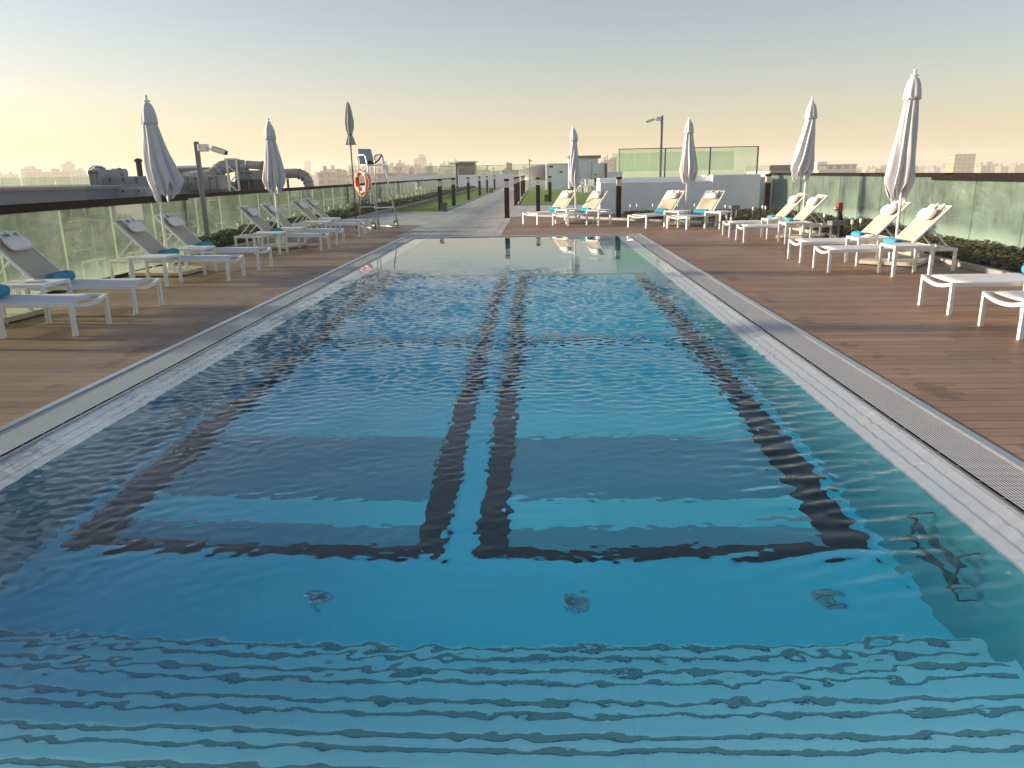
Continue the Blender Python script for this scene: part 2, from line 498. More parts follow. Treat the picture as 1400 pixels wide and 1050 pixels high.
so.rotation_euler = (-sd).to_track_quat('-Z', 'Y').to_euler()
so.location = (-60, 30, 30)
SC.view_settings.view_transform = 'Standard'
SC.view_settings.look = 'None'
SC.view_settings.exposure = 1.12
SC.cycles.max_bounces = 14
SC.cycles.transparent_max_bounces = 40
SC.cycles.transmission_bounces = 8
SC.cycles.volume_bounces = 2
SC.cycles.sample_clamp_indirect = 20.0
SC.cycles.use_denoising = True

# ------------------------------------------------------------------ pool
PL, PR = -3.55, 2.58        # outer edges of the coping
LL, LR = -3.17, 2.21        # overflow lips
IL, IR = -2.90, 1.94        # pool walls
PY0, PY1 = 0.55, 20.1       # near and far coping edge
LY1 = 19.80; IY1 = 19.55; LY0 = 0.9; IY0 = 1.1
WZ = -0.020
FZ = -1.20

def sheet(name, rects, z, mat):
    b = MB()
    for r in rects:
        if len(r) == 4:
            x0, x1, y0, y1 = r
            b.poly([(x0, y0, z), (x1, y0, z), (x1, y1, z), (x0, y1, z)])
        else:
            b.poly([(p[0], p[1], z) for p in r[0]])
    return b.build(name, mat)

basin = struct(empty('pool_basin', (0, 0, 0)), 'blue lined swimming pool basin sunk in the timber deck', 'pool')
b = MB(); b.poly([(IL, IY0, FZ), (IR, IY0, FZ), (IR, IY1, FZ), (IL, IY1, FZ)]); b.build('floor', pool_blue, basin)
b = MB()
for P in ([(IL, IY0), (IL, IY1)], [(IL, IY1), (IR, IY1)], [(IR, IY1), (IR, IY0)], [(IR, IY0), (IL, IY0)]):
    (x0, y0), (x1, y1) = P
    b.poly([(x0, y0, FZ), (x1, y1, FZ), (x1, y1, -0.075), (x0, y0, -0.075)])
b.build('wall', pool_wall_m, basin)
# two recessed floor fields, each framed in black tile, with bands of glow and shade painted into the colour
Z1 = FZ + 0.004; Z2 = FZ + 0.008
YN, YF = 3.96, 13.7
CLx = (-0.745, -0.565); CRx = (-0.385, -0.205); LLx = (-2.80, -2.56); LRx = (1.62, 1.86)
fields = ((LLx[1], CLx[0]), (CRx[1], LRx[0]))
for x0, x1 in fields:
    for (ya, yb, mm, nm) in ((4.07, 4.30, pool_shade, 'floor_shade_band'), (4.30, 4.64, pool_glow, 'floor_tone'),
                             (4.64, 5.66, pool_shade, 'floor_shade_band'), (5.66, 6.15, pool_glow, 'floor_tone')):
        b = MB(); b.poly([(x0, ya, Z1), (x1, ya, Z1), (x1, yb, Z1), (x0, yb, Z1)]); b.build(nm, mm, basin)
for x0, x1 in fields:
    b = MB(); b.poly([(x0, 6.15, Z1), (x1, 6.15, Z1), (x1, 13.5, Z1), (x0, 13.5, Z1)]); b.build('floor_tone', pool_deep, basin)
b = MB(); b.poly([(IL, 13.7, Z1), (IR, 13.7, Z1), (IR, IY1, Z1), (IL, IY1, Z1)]); b.build('floor_tone', lining('pale sky sheen floor', (0.52, 0.50, 0.50)), basin)  # pale floor colour stands in for sky mirrored in the calm water
for (x0, x1) in (LLx, CLx, CRx, LRx):
    b = MB(); b.poly([(x0, YN, Z2), (x1, YN, Z2), (x1, YF, Z2), (x0, YF, Z2)]); b.build('lane_line', pool_line, basin)
for (x0, x1) in fields:
    for (ya, yb) in ((YN, 4.07), (8.62, 8.82), (13.5, 13.7)):
        b = MB(); b.poly([(x0, ya, Z2), (x1, ya, Z2), (x1, yb, Z2), (x0, yb, Z2)]); b.build('lane_line', pool_line, basin)
for x in (-1.18, 0.16, 1.47):
    f = MB().lathe([(0.066, 0.0), (0.066, 0.012), (0.052, 0.016), (0.046, 0.016)], 20, (x, 3.57, FZ)).build('floor_inlet', steel, basin)
    d = MB()
    for k in range(3):
        a = k * math.pi / 3
        d.bar((x - 0.045 * math.cos(a), 3.57 - 0.045 * math.sin(a), FZ + 0.02), (x + 0.045 * math.cos(a), 3.57 + 0.045 * math.sin(a), FZ + 0.02), 0.012, 0.006)
    d.build('slot', strip_m, f)
# entry steps across the near end
steps = [(3.07, -0.98), (2.80, -0.82), (2.51, -0.66), (2.23, -0.50), (1.97, -0.34), (1.70, -0.20)]
for i, (yn, z) in enumerate(steps):
    ynext = steps[i + 1][1] if i + 1 < len(steps) else None
    zb = FZ if i == 0 else steps[i - 1][1]
    b = MB(); yb = IY0
    b.poly([(IL, yb, z), (IR, yb, z), (IR, yn, z), (IL, yn, z)])
    b.poly([(IL, yn, z), (IR, yn, z), (IR, yn, zb), (IL, yn, zb)])
    st = b.build('step', step_m, basin)
    for q in (0.012, 0.077):
        MB().box(((IL + IR) / 2, yn - q - 0.014, z + 0.003), (IR - IL - 0.1, 0.019, 0.006)).build('anti_slip_strip', strip_m, st)
# sloping grip shelf under thin water, all round
b = MB()
zi, zo = -0.075, -0.030
b.poly([(LL, LY0, zo), (IL, IY0, zi), (IL, IY1, zi), (LL, LY1, zo)])
b.poly([(LR, LY0, zo), (IR, IY0, zi), (IR, IY1, zi), (LR, LY1, zo)])
b.poly([(LL, LY1, zo), (IL, IY1, zi), (IR, IY1, zi), (LR, LY1, zo)])
b.poly([(LL, LY0, zo), (IL, IY0, zi), (IR, IY0, zi), (LR, LY0, zo)])
b.build('grip_shelf', shelf_m, basin)
# overflow lip with small drip notches
b = MB()
for x, s in ((LL, -1), (LR, 1)):
    b.box((x + s * 0.012, (LY0 + LY1) / 2, -0.030), (0.024, LY1 - LY0, 0.034))
    y = LY0 + 0.1
    while y < LY1:
        b.box((x + s * 0.014, y, -0.0125), (0.036, 0.012, 0.006)); y += 0.21
b.box(((LL + LR) / 2, LY1 + 0.012, -0.030), (LR - LL + 0.048, 0.024, 0.034))
b.box(((LL + LR) / 2, LY0 - 0.012, -0.030), (LR - LL + 0.048, 0.024, 0.034))
b.build('overflow_lip', steel, basin)
# trough below the grating
b = MB()
for x0, x1 in ((PL + 0.01, LL - 0.024), (LR + 0.024, PR - 0.01)):
    b.poly([(x0, PY0, -0.16), (x1, PY0, -0.16), (x1, PY1, -0.16), (x0, PY1, -0.16)])
    b.poly([(x0, PY0, -0.16), (x0, PY1, -0.16), (x0, PY1, -0.01), (x0, PY0, -0.01)])
    b.poly([(x1, PY0, -0.16), (x1, PY1, -0.16), (x1, PY1, -0.02), (x1, PY0, -0.02)])
for y0, y1 in ((PY0, LY0 - 0.024), (LY1 + 0.024, PY1)):
    b.poly([(LL - 0.024, y0, -0.16), (LR + 0.024, y0, -0.16), (LR + 0.024, y1, -0.16), (LL - 0.024, y1, -0.16)])
b.build('gutter_trough', dark_metal, basin)
# bright border strip between the grating and the deck
b = MB(); w = 0.055
b.box((PL + w / 2, (PY0 + PY1) / 2, -0.004), (w, PY1 - PY0, 0.024))
b.box((PR - w / 2, (PY0 + PY1) / 2, -0.004), (w, PY1 - PY0, 0.024))
b.box(((PL + PR) / 2, PY1 - w / 2, -0.004), (PR - PL - 2 * w, w, 0.024))
b.box(((PL + PR) / 2, PY0 + w / 2, -0.004), (PR - PL - 2 * w, w, 0.024))
b.build('border_strip', steel, basin, bevel=0.003)
def grating(x0, x1, y0, y1, label):
    g = MB().poly([(x0, y0, -0.003), (x1, y0, -0.003), (x1, y1, -0.003), (x0, y1, -0.003)])
    o = g.build('drain_grating', grate_m)
    return tag(o, label, 'drain grating', 'perforated overflow gratings round the pool')
grating(PL + w, LL - 0.026, PY0 + w, PY1 - w, 'perforated steel overflow grating along the left pool edge')
grating(LR + 0.026, PR - w, PY0 + w, PY1 - w, 'perforated steel overflow grating along the right pool edge')
grating(LL - 0.024, LR + 0.024, LY1 + 0.026, PY1 - w, 'narrow steel overflow grating across the far end of the pool')
grating(LL - 0.024, LR + 0.024, PY0 + w, LY0 - 0.026, 'steel overflow grating across the near end of the pool')

# water: a surface of real ripples
def make_water():
    xs = np.linspace(LL + 0.001, LR - 0.001, 440)
    ys = [LY0 + 0.001]
    while ys[-1] < LY1 - 0.03:
        y = ys[-1]; ys.append(y + (0.012 if y < 5 else 0.016 if y < 9 else 0.020 if y < 15.2 else 0.06))
    ys.append(LY1 - 0.001)
    ys = np.array(ys)
    X, Y = np.meshgrid(xs, ys)
    rng = np.random.default_rng(5)
    def band(n, l0, l1, spread, ang0, slope):
        H = np.zeros_like(X)
        for _ in range(n):
            lam = l0 * (l1 / l0) ** rng.random(); k = 2 * math.pi / lam
            a = ang0 + rng.normal() * spread
            ph = rng.random() * 6.283
            H += (slope / k) * np.cos(k * (X * math.cos(a) + Y * math.sin(a)) + ph)
        return H * math.sqrt(2.0 / n)
    def sm(e0, e1, v):
        t = np.clip((v - e0) / (e1 - e0), 0, 1); return t * t * (3 - 2 * t)
    def patch(scale, seed):
        r2 = np.random.default_rng(seed); P = np.zeros_like(X)
        for _ in range(9):
            a = r2.random() * 6.283; k = 2 * math.pi / (scale * (0.7 + r2.random()))
            P += np.cos(k * (X * math.cos(a) + Y * math.sin(a)) + r2.random() * 6.283)
        return np.clip(0.5 + P / 6.0, 0.0, 1.0)
    rip = band(90, 0.06, 0.15, 0.55, math.pi / 2, 0.165)       # breeze ripples, mid pool
    fine = band(40, 0.07, 0.15, 1.0, math.pi / 2 + 0.4, 0.06)
    swell = band(22, 0.35, 1.1, 1.2, math.pi / 2, 0.026)
    train = band(24, 0.10, 0.22, 0.25, math.pi / 2 + 0.30, 0.12)  # wave train off the right wall
    tiny = band(50, 0.045, 0.11, 1.6, math.pi / 2, 0.034)
    mid = sm(4.6, 6.0, Y + 0.35 * (patch(1.8, 2) - 0.5)) * (1 - sm(10.4, 14.6, Y + 1.8 * (patch(2.5, 3) - 0.5)))
    near = 1 - sm(4.6, 6.0, Y)
    rw = sm(0.55, 1.6, X - 0.0 + 0.6 * (patch(1.5, 4) - 0.5)) * sm(1.8, 3.0, Y) * (1 - sm(8.0, 10.5, Y))
    lw = sm(-0.9, -2.6, X) if False else (1 - sm(-2.6, -1.3, X)) * sm(2.6, 3.6, Y) * (1 - sm(9, 11, Y))
    calm = sm(10.4, 14.6, Y)
    Z = rip * mid * (0.72 + 0.45 * patch(1.2, 11)) + fine * (mid * 0.5 * patch(0.9, 12) + near * (0.12 + 0.70 * patch(0.8, 13)) * 0.6)
    Z += swell * (0.6 * mid + 0.40 * near + 0.05 * calm)
    Z += train * rw * (0.5 + 0.8 * patch(1.0, 14)) + rip * lw * 0.45 * patch(0.7, 15) + rip * near * 0.06 + tiny * near * 1.5 * (0.12 + 0.75 * patch(0.55, 16)) + fine * lw * 0.4
    # ripples die at the lip
    edge = np.minimum(sm(0, 0.16, X - LL), sm(0, 0.16, LR - X)) * 0.5 + 0.5
    Z = WZ + Z * edge
    ny, nx = X.shape
    co = np.stack([X, Y, Z], -1).reshape(-1, 3).astype(np.float32)
    idx = np.arange(ny * nx).reshape(ny, nx)
    q = np.stack([idx[:-1, :-1], idx[:-1, 1:], idx[1:, 1:], idx[1:, :-1]], -1).reshape(-1, 4)
    me = bpy.data.meshes.new('water')
    me.vertices.add(len(co)); me.vertices.foreach_set('co', co.ravel())
    me.loops.add(q.size); me.loops.foreach_set('vertex_index', q.ravel().astype(np.int32))
    me.polygons.add(len(q)); me.polygons.foreach_set('loop_start', (np.arange(len(q)) * 4).astype(np.int32))
    me.polygons.foreach_set('loop_total', np.full(len(q), 4, np.int32))
    me.polygons.foreach_set('use_smooth', np.ones(len(q), bool))
    me.update(); me.validate()
    me.materials.append(water_m)
    o = bpy.data.objects.new('pool_water', me); COL.objects.link(o)
    return struct(o, 'rippled clear blue water filling the swimming pool', 'water')
make_water()

pool_line2 = lining('dark brushed steel', (0.03, 0.07, 0.09))
ld = empty('pool_ladder', (IR - 0.10, 3.35, 0)); tag(ld, 'steel ladder on the right pool wall, wholly under water', 'pool ladder')
for y_ in (-0.21, 0.21):
    MB().tube([(0.09, y_, -0.22), (0.0, y_, -0.26), (0.0, y_, -0.66), (0.09, y_, -0.70)], 0.012, 8).build('rail', pool_line2, ld, smooth=True)
for z_ in (-0.36, -0.56):
    MB().box((0.01, 0, z_), (0.04, 0.42, 0.016)).build('rung', pool_line2, ld)

# ------------------------------------------------------------------ ground on the roof terrace
GLN, GLF = -6.95, -7.95     # left glass, near and far run
GRN, GRF = 8.30, 9.05
YSL, YSR = 15.3, 17.0       # where the near glass ends, left and right
EDGE = [(-1.15, 28.4), (-0.55, 29.2), (5.5, 22.5), (6.7, 21.2)]
deck = sheet('pool_deck', [(-6.93, PL - 0.002, -6.0, 24.9), (PR + 0.002, 6.6, -6.0, 21.3), (PL - 0.002, PR + 0.002, -6.0, PY0 - 0.002),
                           ([(PL - 0.002, PY1 + 0.002), (-1.02, PY1 + 0.002), (-1.02, 24.9), (PL - 0.002, 24.9)],),
                           ([(-1.02, PY1 + 0.002), (PR + 0.002, PY1 + 0.002), (PR + 0.002, 21.3), (6.6, 21.3), (5.5, 22.5), (-0.55, 29.2), (-1.02, 28.4)],)], 0.0, deck_m)
struct(deck, 'brown timber pool deck with boards running across', 'deck')
path = sheet('path', [(-3.75, -1.0, PY1 + 0.05, 28.4), ([(-6.75, 25.0), (-3.75, 24.8), (-3.75, 28.4), (-1.0, 28.4), (-0.55, 29.2), (1.6, 26.8), (1.6, 38.6), (-1.1, 38.6), (-1.1, 92), (-4.15, 92), (-4.15, 33.6), (-6.75, 33.6)],), (1.6, 4.2, 31.0, 38.6)], 0.004, paver_m)
struct(path, 'grey concrete slab path running away from the pool', 'path')
roof = sheet('terrace_roof', [(-40, 40, 24, 120), (-9.0, -6.7, 14, 26), (6.0, 9.2, -8, 40), (-40, 40, -30, -5.9)], -0.06, roof_grey)
struct(roof)
lawn = sheet('lawn', [(-6.65, -4.17, 33.7, 88)], 0.02, lawn_m); struct(lawn, 'strip of short green lawn left of the paved path', 'lawn')
lawn2 = sheet('lawn', [(-1.05, 9.0, 38.8, 84)], 0.02, lawn_m); struct(lawn2, 'green lawn right of the paved path', 'lawn')
soil = sheet('planter_soil', [(GLF + 0.05, -6.82, YSL + 0.3, 86), (6.72, GRN - 0.08, -5, YSR), (6.72, GRF - 0.08, YSR, 31),
                              ([(-0.4, 29.35), (5.6, 22.65), (6.72, 21.4), (9.0, 21.4), (9.0, 31), (1.6, 31), (1.6, 29.0)],)], -0.02, soil_m)
struct(soil)
b = MB()
b.box((-6.80, (YSL + 88) / 2 + 0.2, 0.03), (0.12, 88 - YSL - 0.4, 0.16))
b.box((6.66, 8.1, 0.012), (0.12, 26.2, 0.11))
dv = Vector((6.05, -6.7, 0)); L = dv.length
b.box((-0.45 + 3.03, 29.25 - 3.35, 0.02), (L, 0.12, 0.10), math.atan2(dv.y, dv.x))
b.box((-5.35, 33.6, 0.015), (2.5, 0.12, 0.05))
b.box((-4.16, 60.8, 0.015), (0.07, 54, 0.05)); b.box((-1.08, 61.5, 0.015), (0.07, 45, 0.05))
b.box((3.9, 38.7, 0.015), (10.0, 0.12, 0.06))
struct(b.build('kerb', kerb_m, bevel=0.004))

# ------------------------------------------------------------------ planting
def leafbed(name, rects, n, h, size, mat, label):
    rnd = random.Random(hash(name) % 1000 + n)
    V, F = [], []
    areas = [(r[1] - r[0]) * (r[3] - r[2]) for r in rects]
    for r, ar in zip(rects, areas):
        for _ in range(int(n * ar / sum(areas))):
            x = rnd.uniform(r[0], r[1]); y = rnd.uniform(r[2], r[3])
            cl = 0.55 + 0.45 * math.sin(x * 5.1 + 1.3 * math.sin(y * 2.3)) * math.sin(y * 3.7 + x)
            z = h * (0.15 + 0.85 * rnd.random() ** 0.6) * (0.55 + 0.6 * cl)
            s = size * rnd.uniform(0.6, 1.4)
            a = rnd.uniform(0, 6.283); tl = rnd.uniform(-0.9, 0.9)
            dx = Vector((math.cos(a), math.sin(a), tl * 0.7)).normalized() * s
            dy = Vector((-math.sin(a), math.cos(a), rnd.uniform(-0.8, 0.8))).normalized() * s * 0.45
            c = Vector((x, y, z)); k = len(V)
            V += [c - dx, c + dy, c + dx, c - dy]; F.append((k, k + 1, k + 2, k + 3))
    me = bpy.data.meshes.new(name); me.from_pydata([tuple(v) for v in V], [], F); me.materials.append(mat)
    o = bpy.data.objects.new(name, me); COL.objects.link(o)
    return tag(o, label, 'ground cover', None, 'stuff')
leafbed('ground_cover', [(6.76, GRN - 0.15, 3.0, 17.0), (6.76, GRF - 0.15, 17.0, 22.0)], 26000, 0.20, 0.045, leaf_dark, 'dark low ground cover plants in the right planter below the glass')
leafbed('ground_cover', [(3.0, 8.9, 26.2, 29.0), (5.6, 8.9, 22.8, 26.2)], 9000, 0.16, 0.06, leaf_dark, 'dark low ground cover plants before the white block wall')
leafbed('ground_cover', [(-7.85, -6.9, YSL + 0.3, 26.0)], 16000, 0.34, 0.05, leaf_green, 'leafy green ground cover in the left planter beside the lamp post')
leafbed('ground_cover', [(-7.85, -6.9, 26.0, 86.0)], 15000, 0.30, 0.09, leaf_dark, 'long strip of dark low planting beside the left lawn')

# ------------------------------------------------------------------ glass balustrades
def balustrade(name, label, x, y0, y1, zb, zt, rail_h, rail_w, pitch, side):
    root = empty(name, (x, y0, 0))
    tag(root, label, 'balustrade', 'glass balustrades round the terrace')
    n = max(1, round((y1 - y0) / pitch)); p = (y1 - y0) / n
    for i in range(n):
        g = MB().box((0, p * (i + 0.5), (zb + zt) / 2), (0.008, p - 0.007, zt - zb)).build('glass_pane', glass_m if side < 0 else glass_right, root)
        MB().box((0, p * (i + 1) - 0.003, (zb + zt) / 2), (0.010, 0.003 if side < 0 else 0.007, zt - zb - 0.01)).build('glass_edge', glass_edge if side < 0 else glass_dark, g)
    MB().box((0, (y1 - y0) / 2, zt + rail_h / 2 - 0.01), (rail_w, y1 - y0, rail_h)).build('top_rail', dark_metal, root, bevel=0.006)
    MB().box((0, (y1 - y0) / 2, zb - 0.045), (0.06, y1 - y0, 0.10)).build('base_channel', kerb_m if side > 0 else dark_metal, root)
    return root
balustrade('glass_balustrade', 'glass balustrade with thick dark rail behind the nearest left loungers', GLN, -4.0, YSL, 0.05, 1.17, 0.115, 0.12, 1.36, -1)
balustrade('glass_balustrade', 'long glass balustrade with dark rail running along the left planter and lawn', GLF, YSL, 76.5, 0.03, 1.15, 0.09, 0.10, 1.36, -1)
balustrade('glass_balustrade', 'glass balustrade with thick dark rail above the planter on the near right', GRN, -4.0, YSR, 0.10, 1.26, 0.105, 0.12, 1.6, 1)
balustrade('glass_balustrade', 'glass balustrade with slim dark rail behind the farther right umbrellas', GRF, 14.0, 31.5, 0.02, 1.30, 0.09, 0.10, 1.45, 1)
def cross_glass(x0, x1, y, zb, zt, rail, label):
    root = empty('glass_screen', (x0, y, 0)); tag(root, label, 'glass screen')
    MB().box(((x1 - x0) / 2, 0, (zb + zt) / 2), (x1 - x0 - 0.03, 0.017, zt - zb)).build('glass_pane', glass_m, root)
    MB().box(((x1 - x0) / 2, 0, zt + 0.04), (x1 - x0, 0.10, 0.09)).build('top_rail', dark_metal, root)
cross_glass(GLF + 0.05, GLN - 0.06, YSL, 0.05, 1.15, 0, 'short glass return at the end of the near left balustrade')

# ------------------------------------------------------------------ sun lounger
def make_lounger():
    root = empty('sun_lounger')
    zt = 0.345
    f = MB()
    for s in (-1, 1):
        f.box((0.95, s * 0.325, zt - 0.02), (1.90, 0.035, 0.045))
    f.box((1.885, 0, zt - 0.02), (0.03, 0.616, 0.04)); f.box((1.12, 0, zt - 0.045), (0.03, 0.616, 0.025))
    f.build('frame', white_metal, root, bevel=0.004)
    b = MB()                                  # dipped bar at the foot end
    N = 12; P0 = []
    for i in range(N + 1):
        q = i / N * 2 - 1
        P0.append((0.018, q * 0.31, zt - 0.018 - 0.045 * (1 - q * q)))
    for p, q in zip(P0, P0[1:]): b.bar(p, q, 0.034, 0.036)
    b.build('foot_bar', white_metal, root)
    for (x, s) in ((0.022, -1), (0.022, 1), (1.87, -1), (1.87, 1)):
        MB().box((x, s * 0.323, (zt - 0.04) / 2), (0.042, 0.042, zt - 0.04)).build('leg', white_metal, root, bevel=0.004)
    g = []
    for i in range(10):
        x = 0.10 + (1.16 - 0.10) * i / 9
        g.append([(x, -0.308 + 0.616 * j / 8, zt + 0.004 - 0.022 * (1 - (j / 4 - 1) ** 2) * (0.6 + 0.4 * math.sin(i / 9 * math.pi)) - (0.012 if i == 0 else 0)) for j in range(9)])
    MB().grid(g).build('seat', seat_sling, root, smooth=True, solid=0.006)
    a = R_(46); L = 0.84; hx, hz = 1.17, zt + 0.01
    def bp(t, y, off=0.0): return (hx + t * math.cos(a) - off * math.sin(a), y, hz + t * math.sin(a) + off * math.cos(a))
    f = MB()
    for s in (-1, 1): f.bar(bp(-0.02, s * 0.30), bp(L, s * 0.30), 0.032, 0.032)
    f.bar(bp(L - 0.012, -0.30), bp(L - 0.012, 0.30), 0.028, 0.028)
    f.build('back_frame', white_metal, root, bevel=0.004)
    g = [[bp(0.0 + (L - 0.02) * i / 7, -0.285 + 0.57 * j / 6, 0.010 - 0.018 * (1 - (j / 3 - 1) ** 2)) for j in range(7)] for i in range(8)]
    MB().grid(g).build('backrest', back_sling, root, smooth=True, solid=0.006)
    for s in (-1, 1):
        MB().bar(bp(L * 0.52, s * 0.275, -0.02), (1.80, s * 0.275, zt - 0.01), 0.020, 0.020).build('strut', white_metal, root)
    # neck pillow hung from a weighted strap over the top of the backrest
    pl = MB(); rows = []
    for i in range(13):
        q = i / 12 * 2 - 1
        w = 0.20; y = q * w
        sh = (1 - abs(q) ** 3.2) ** 0.5
        ring = []
        for k in range(14):
            th = 2 * math.pi * k / 14
            tt = math.cos(th) * 0.105 * (0.72 + 0.28 * sh); oo = math.sin(th) * 0.062 * (0.25 + 0.75 * sh)
            ring.append(bp(0.60 + tt, y, 0.075 + oo))
        ring.append(ring[0]); rows.append(ring)
    pl.grid(rows)
    bmesh.ops.remove_doubles(pl.bm, verts=pl.bm.verts, dist=0.0005)
    bmesh.ops.holes_fill(pl.bm, edges=[e for e in pl.bm.edges if e.is_boundary], sides=20)
    pw = pl.build('pillow', pillow_m, root, smooth=True, sub=1)
    for s in (-1, 1):
        st = MB()
        pth = [bp(0.64 + (L + 0.005 - 0.64) * i / 3, 0, 0.030 + 0.03 * (1 - i / 3)) for i in range(4)] + [bp(L + 0.016, 0, 0.0), bp(L + 0.010, 0, -0.024), bp(L - 0.10, 0, -0.026)]
        st.grid([[(p[0], s * 0.105 + q, p[2]) for q in (-0.028, 0.028)] for p in pth])
        st.build('strap', pillow_m, pw, solid=0.003)
    MB().bar(bp(L - 0.16, -0.15, -0.035), bp(L - 0.16, 0.15, -0.035), 0.05, 0.025).build('counterweight', black_plastic, pw)
    return root
def make_table():
    root = empty('side_table')
    w, d, h = 0.56, 0.52, 0.445
    MB().box((0, 0, h - 0.012), (w - 0.09, d - 0.09, 0.016)).build('tabletop', white_plastic, root)
    f = MB()
    for s in (-1, 1):
        f.box((s * (w / 2 - 0.0225), 0, h - 0.02), (0.045, d - 0.09, 0.04)); f.box((0, s * (d / 2 - 0.0225), h - 0.02), (w, 0.045, 0.04))
    f.build('frame', white_metal, root, bevel=0.004)
    for sx in (-1, 1):
        for sy in (-1, 1):
            MB().box((sx * (w / 2 - 0.0225), sy * (d / 2 - 0.0225), (h - 0.04) / 2), (0.045, 0.045, h - 0.04)).build('leg', white_metal, root, bevel=0.004)
    return root
def make_towel():
    b = MB(); n = 44; turns = 3.2
    sec = []
    for i in range(n + 1):
        q = i / n; th = q * turns * 2 * math.pi; r = 0.016 + 0.050 * q
        sec.append((r * math.cos(th), r * math.sin(th) + 0.068))
    sec.append((0.15, 0.006)); sec.append((0.17, 0.005))
    rows = [[(x + 0.002 * math.sin(37 * y), y, z) for (x, z) in sec] for y in (-0.21, -0.2, -0.1, 0.0, 0.1, 0.2, 0.21)]
    o = b.grid(rows).build('rolled_towel', towel_m, None, smooth=True, solid=0.012)
    return o
def make_card():
    b = MB().grid([[(-0.11, -0.07, 0.002), (0, -0.075, 0.03), (0.11, -0.07, 0.002)], [(-0.11, 0.07, 0.002), (0, 0.075, 0.03), (0.11, 0.07, 0.002)]])
    return b.build('menu_card', paper_m, None, solid=0.003)
LG, TB = Proto(make_lounger()), Proto(make_table())
TW, CD = Proto(make_towel()), Proto(make_card())
towel0, card0 = TW.root, CD.root

def station(x, y, rz, who, tdir, twl=True, card=False, tscale=1.0):
    """lounger with foot end centre at x, y, its side table, towel and card"""
    LG.place((x, y, 0), rz, 'white sun lounger ' + who, 'sun lounger', 'sun loungers round the pool')
    c, s = math.cos(rz), math.sin(rz)
    def loc(a, b_, z=0): return (x + a * c - b_ * s, y + a * s + b_ * c, z)
    TB.place(loc(1.0, tdir * 0.635), rz + R_(90 * 0), 'white side table beside the lounger ' + who, 'side table', 'side tables between the loungers')
    if twl:
        TW.place(loc(1.06, 0.02 * tdir, 0.352), rz + R_(random.uniform(-5, 5)), 'rolled teal towel on the lounger ' + who, 'towel', 'rolled towels on the loungers')
    if card:
        CD.place(loc(1.02, tdir * 0.60, 0.446), rz + 0.5, 'folded card beside the lounger ' + who, 'card', 'cards on the side tables')
PI = math.pi
L_ = 'left of the pool'
station(-4.80, 3.1, PI, 'left of the pool beside the camera', 1, True)
station(-4.80, 7.99, PI, 'nearest of those in full view left of pool', 1, True)
station(-4.82, 9.27, PI, 'second from the camera, left of pool', 1, True, True)
station(-4.84, 12.18, PI, 'third from the camera, left of pool', 1, True)
station(-4.85, 13.55, PI, 'fourth from the camera, left of pool', 1, True, True)
station(-4.68, 16.90, PI, 'fifth from the camera, left of pool', 1, True)
station(-4.70, 18.32, PI, 'sixth from the camera, left of pool', 1, False)
station(-4.72, 20.70, PI, 'seventh from the camera, left of pool', 1, False)
station(-4.85, 22.20, PI, 'last left of pool, by the lifeguard chair', 1, False)
station(4.34, 3.0, 0, 'right of the pool beside the camera', -1, True)
station(4.34, 7.33, 0, 'nearest of those in full view right of pool', -1, True)
station(4.35, 8.60, 0, 'second from the camera, right of pool', -1, True)
station(4.36, 12.18, 0, 'third from the camera, right of pool', -1, True)
station(4.38, 13.54, 0, 'fourth from the camera, right of pool', -1, True, True)
station(4.42, 17.42, 0, 'fifth from the camera, right of pool', -1, True)
station(4.42, 18.74, 0, 'sixth from the camera, right of pool', -1, True, True)
RZ = R_(43)
station(3.72, 21.42, RZ, 'rightmost in the slanted row beyond the pool', -1, True)
station(2.74, 22.20, RZ, 'second from right in the slanted far row', -1, True)
station(0.62, 23.55, RZ, 'third from right in the slanted far row', -1, True)
station(-0.30, 24.40, RZ, 'leftmost in the slanted far row', -1, True)

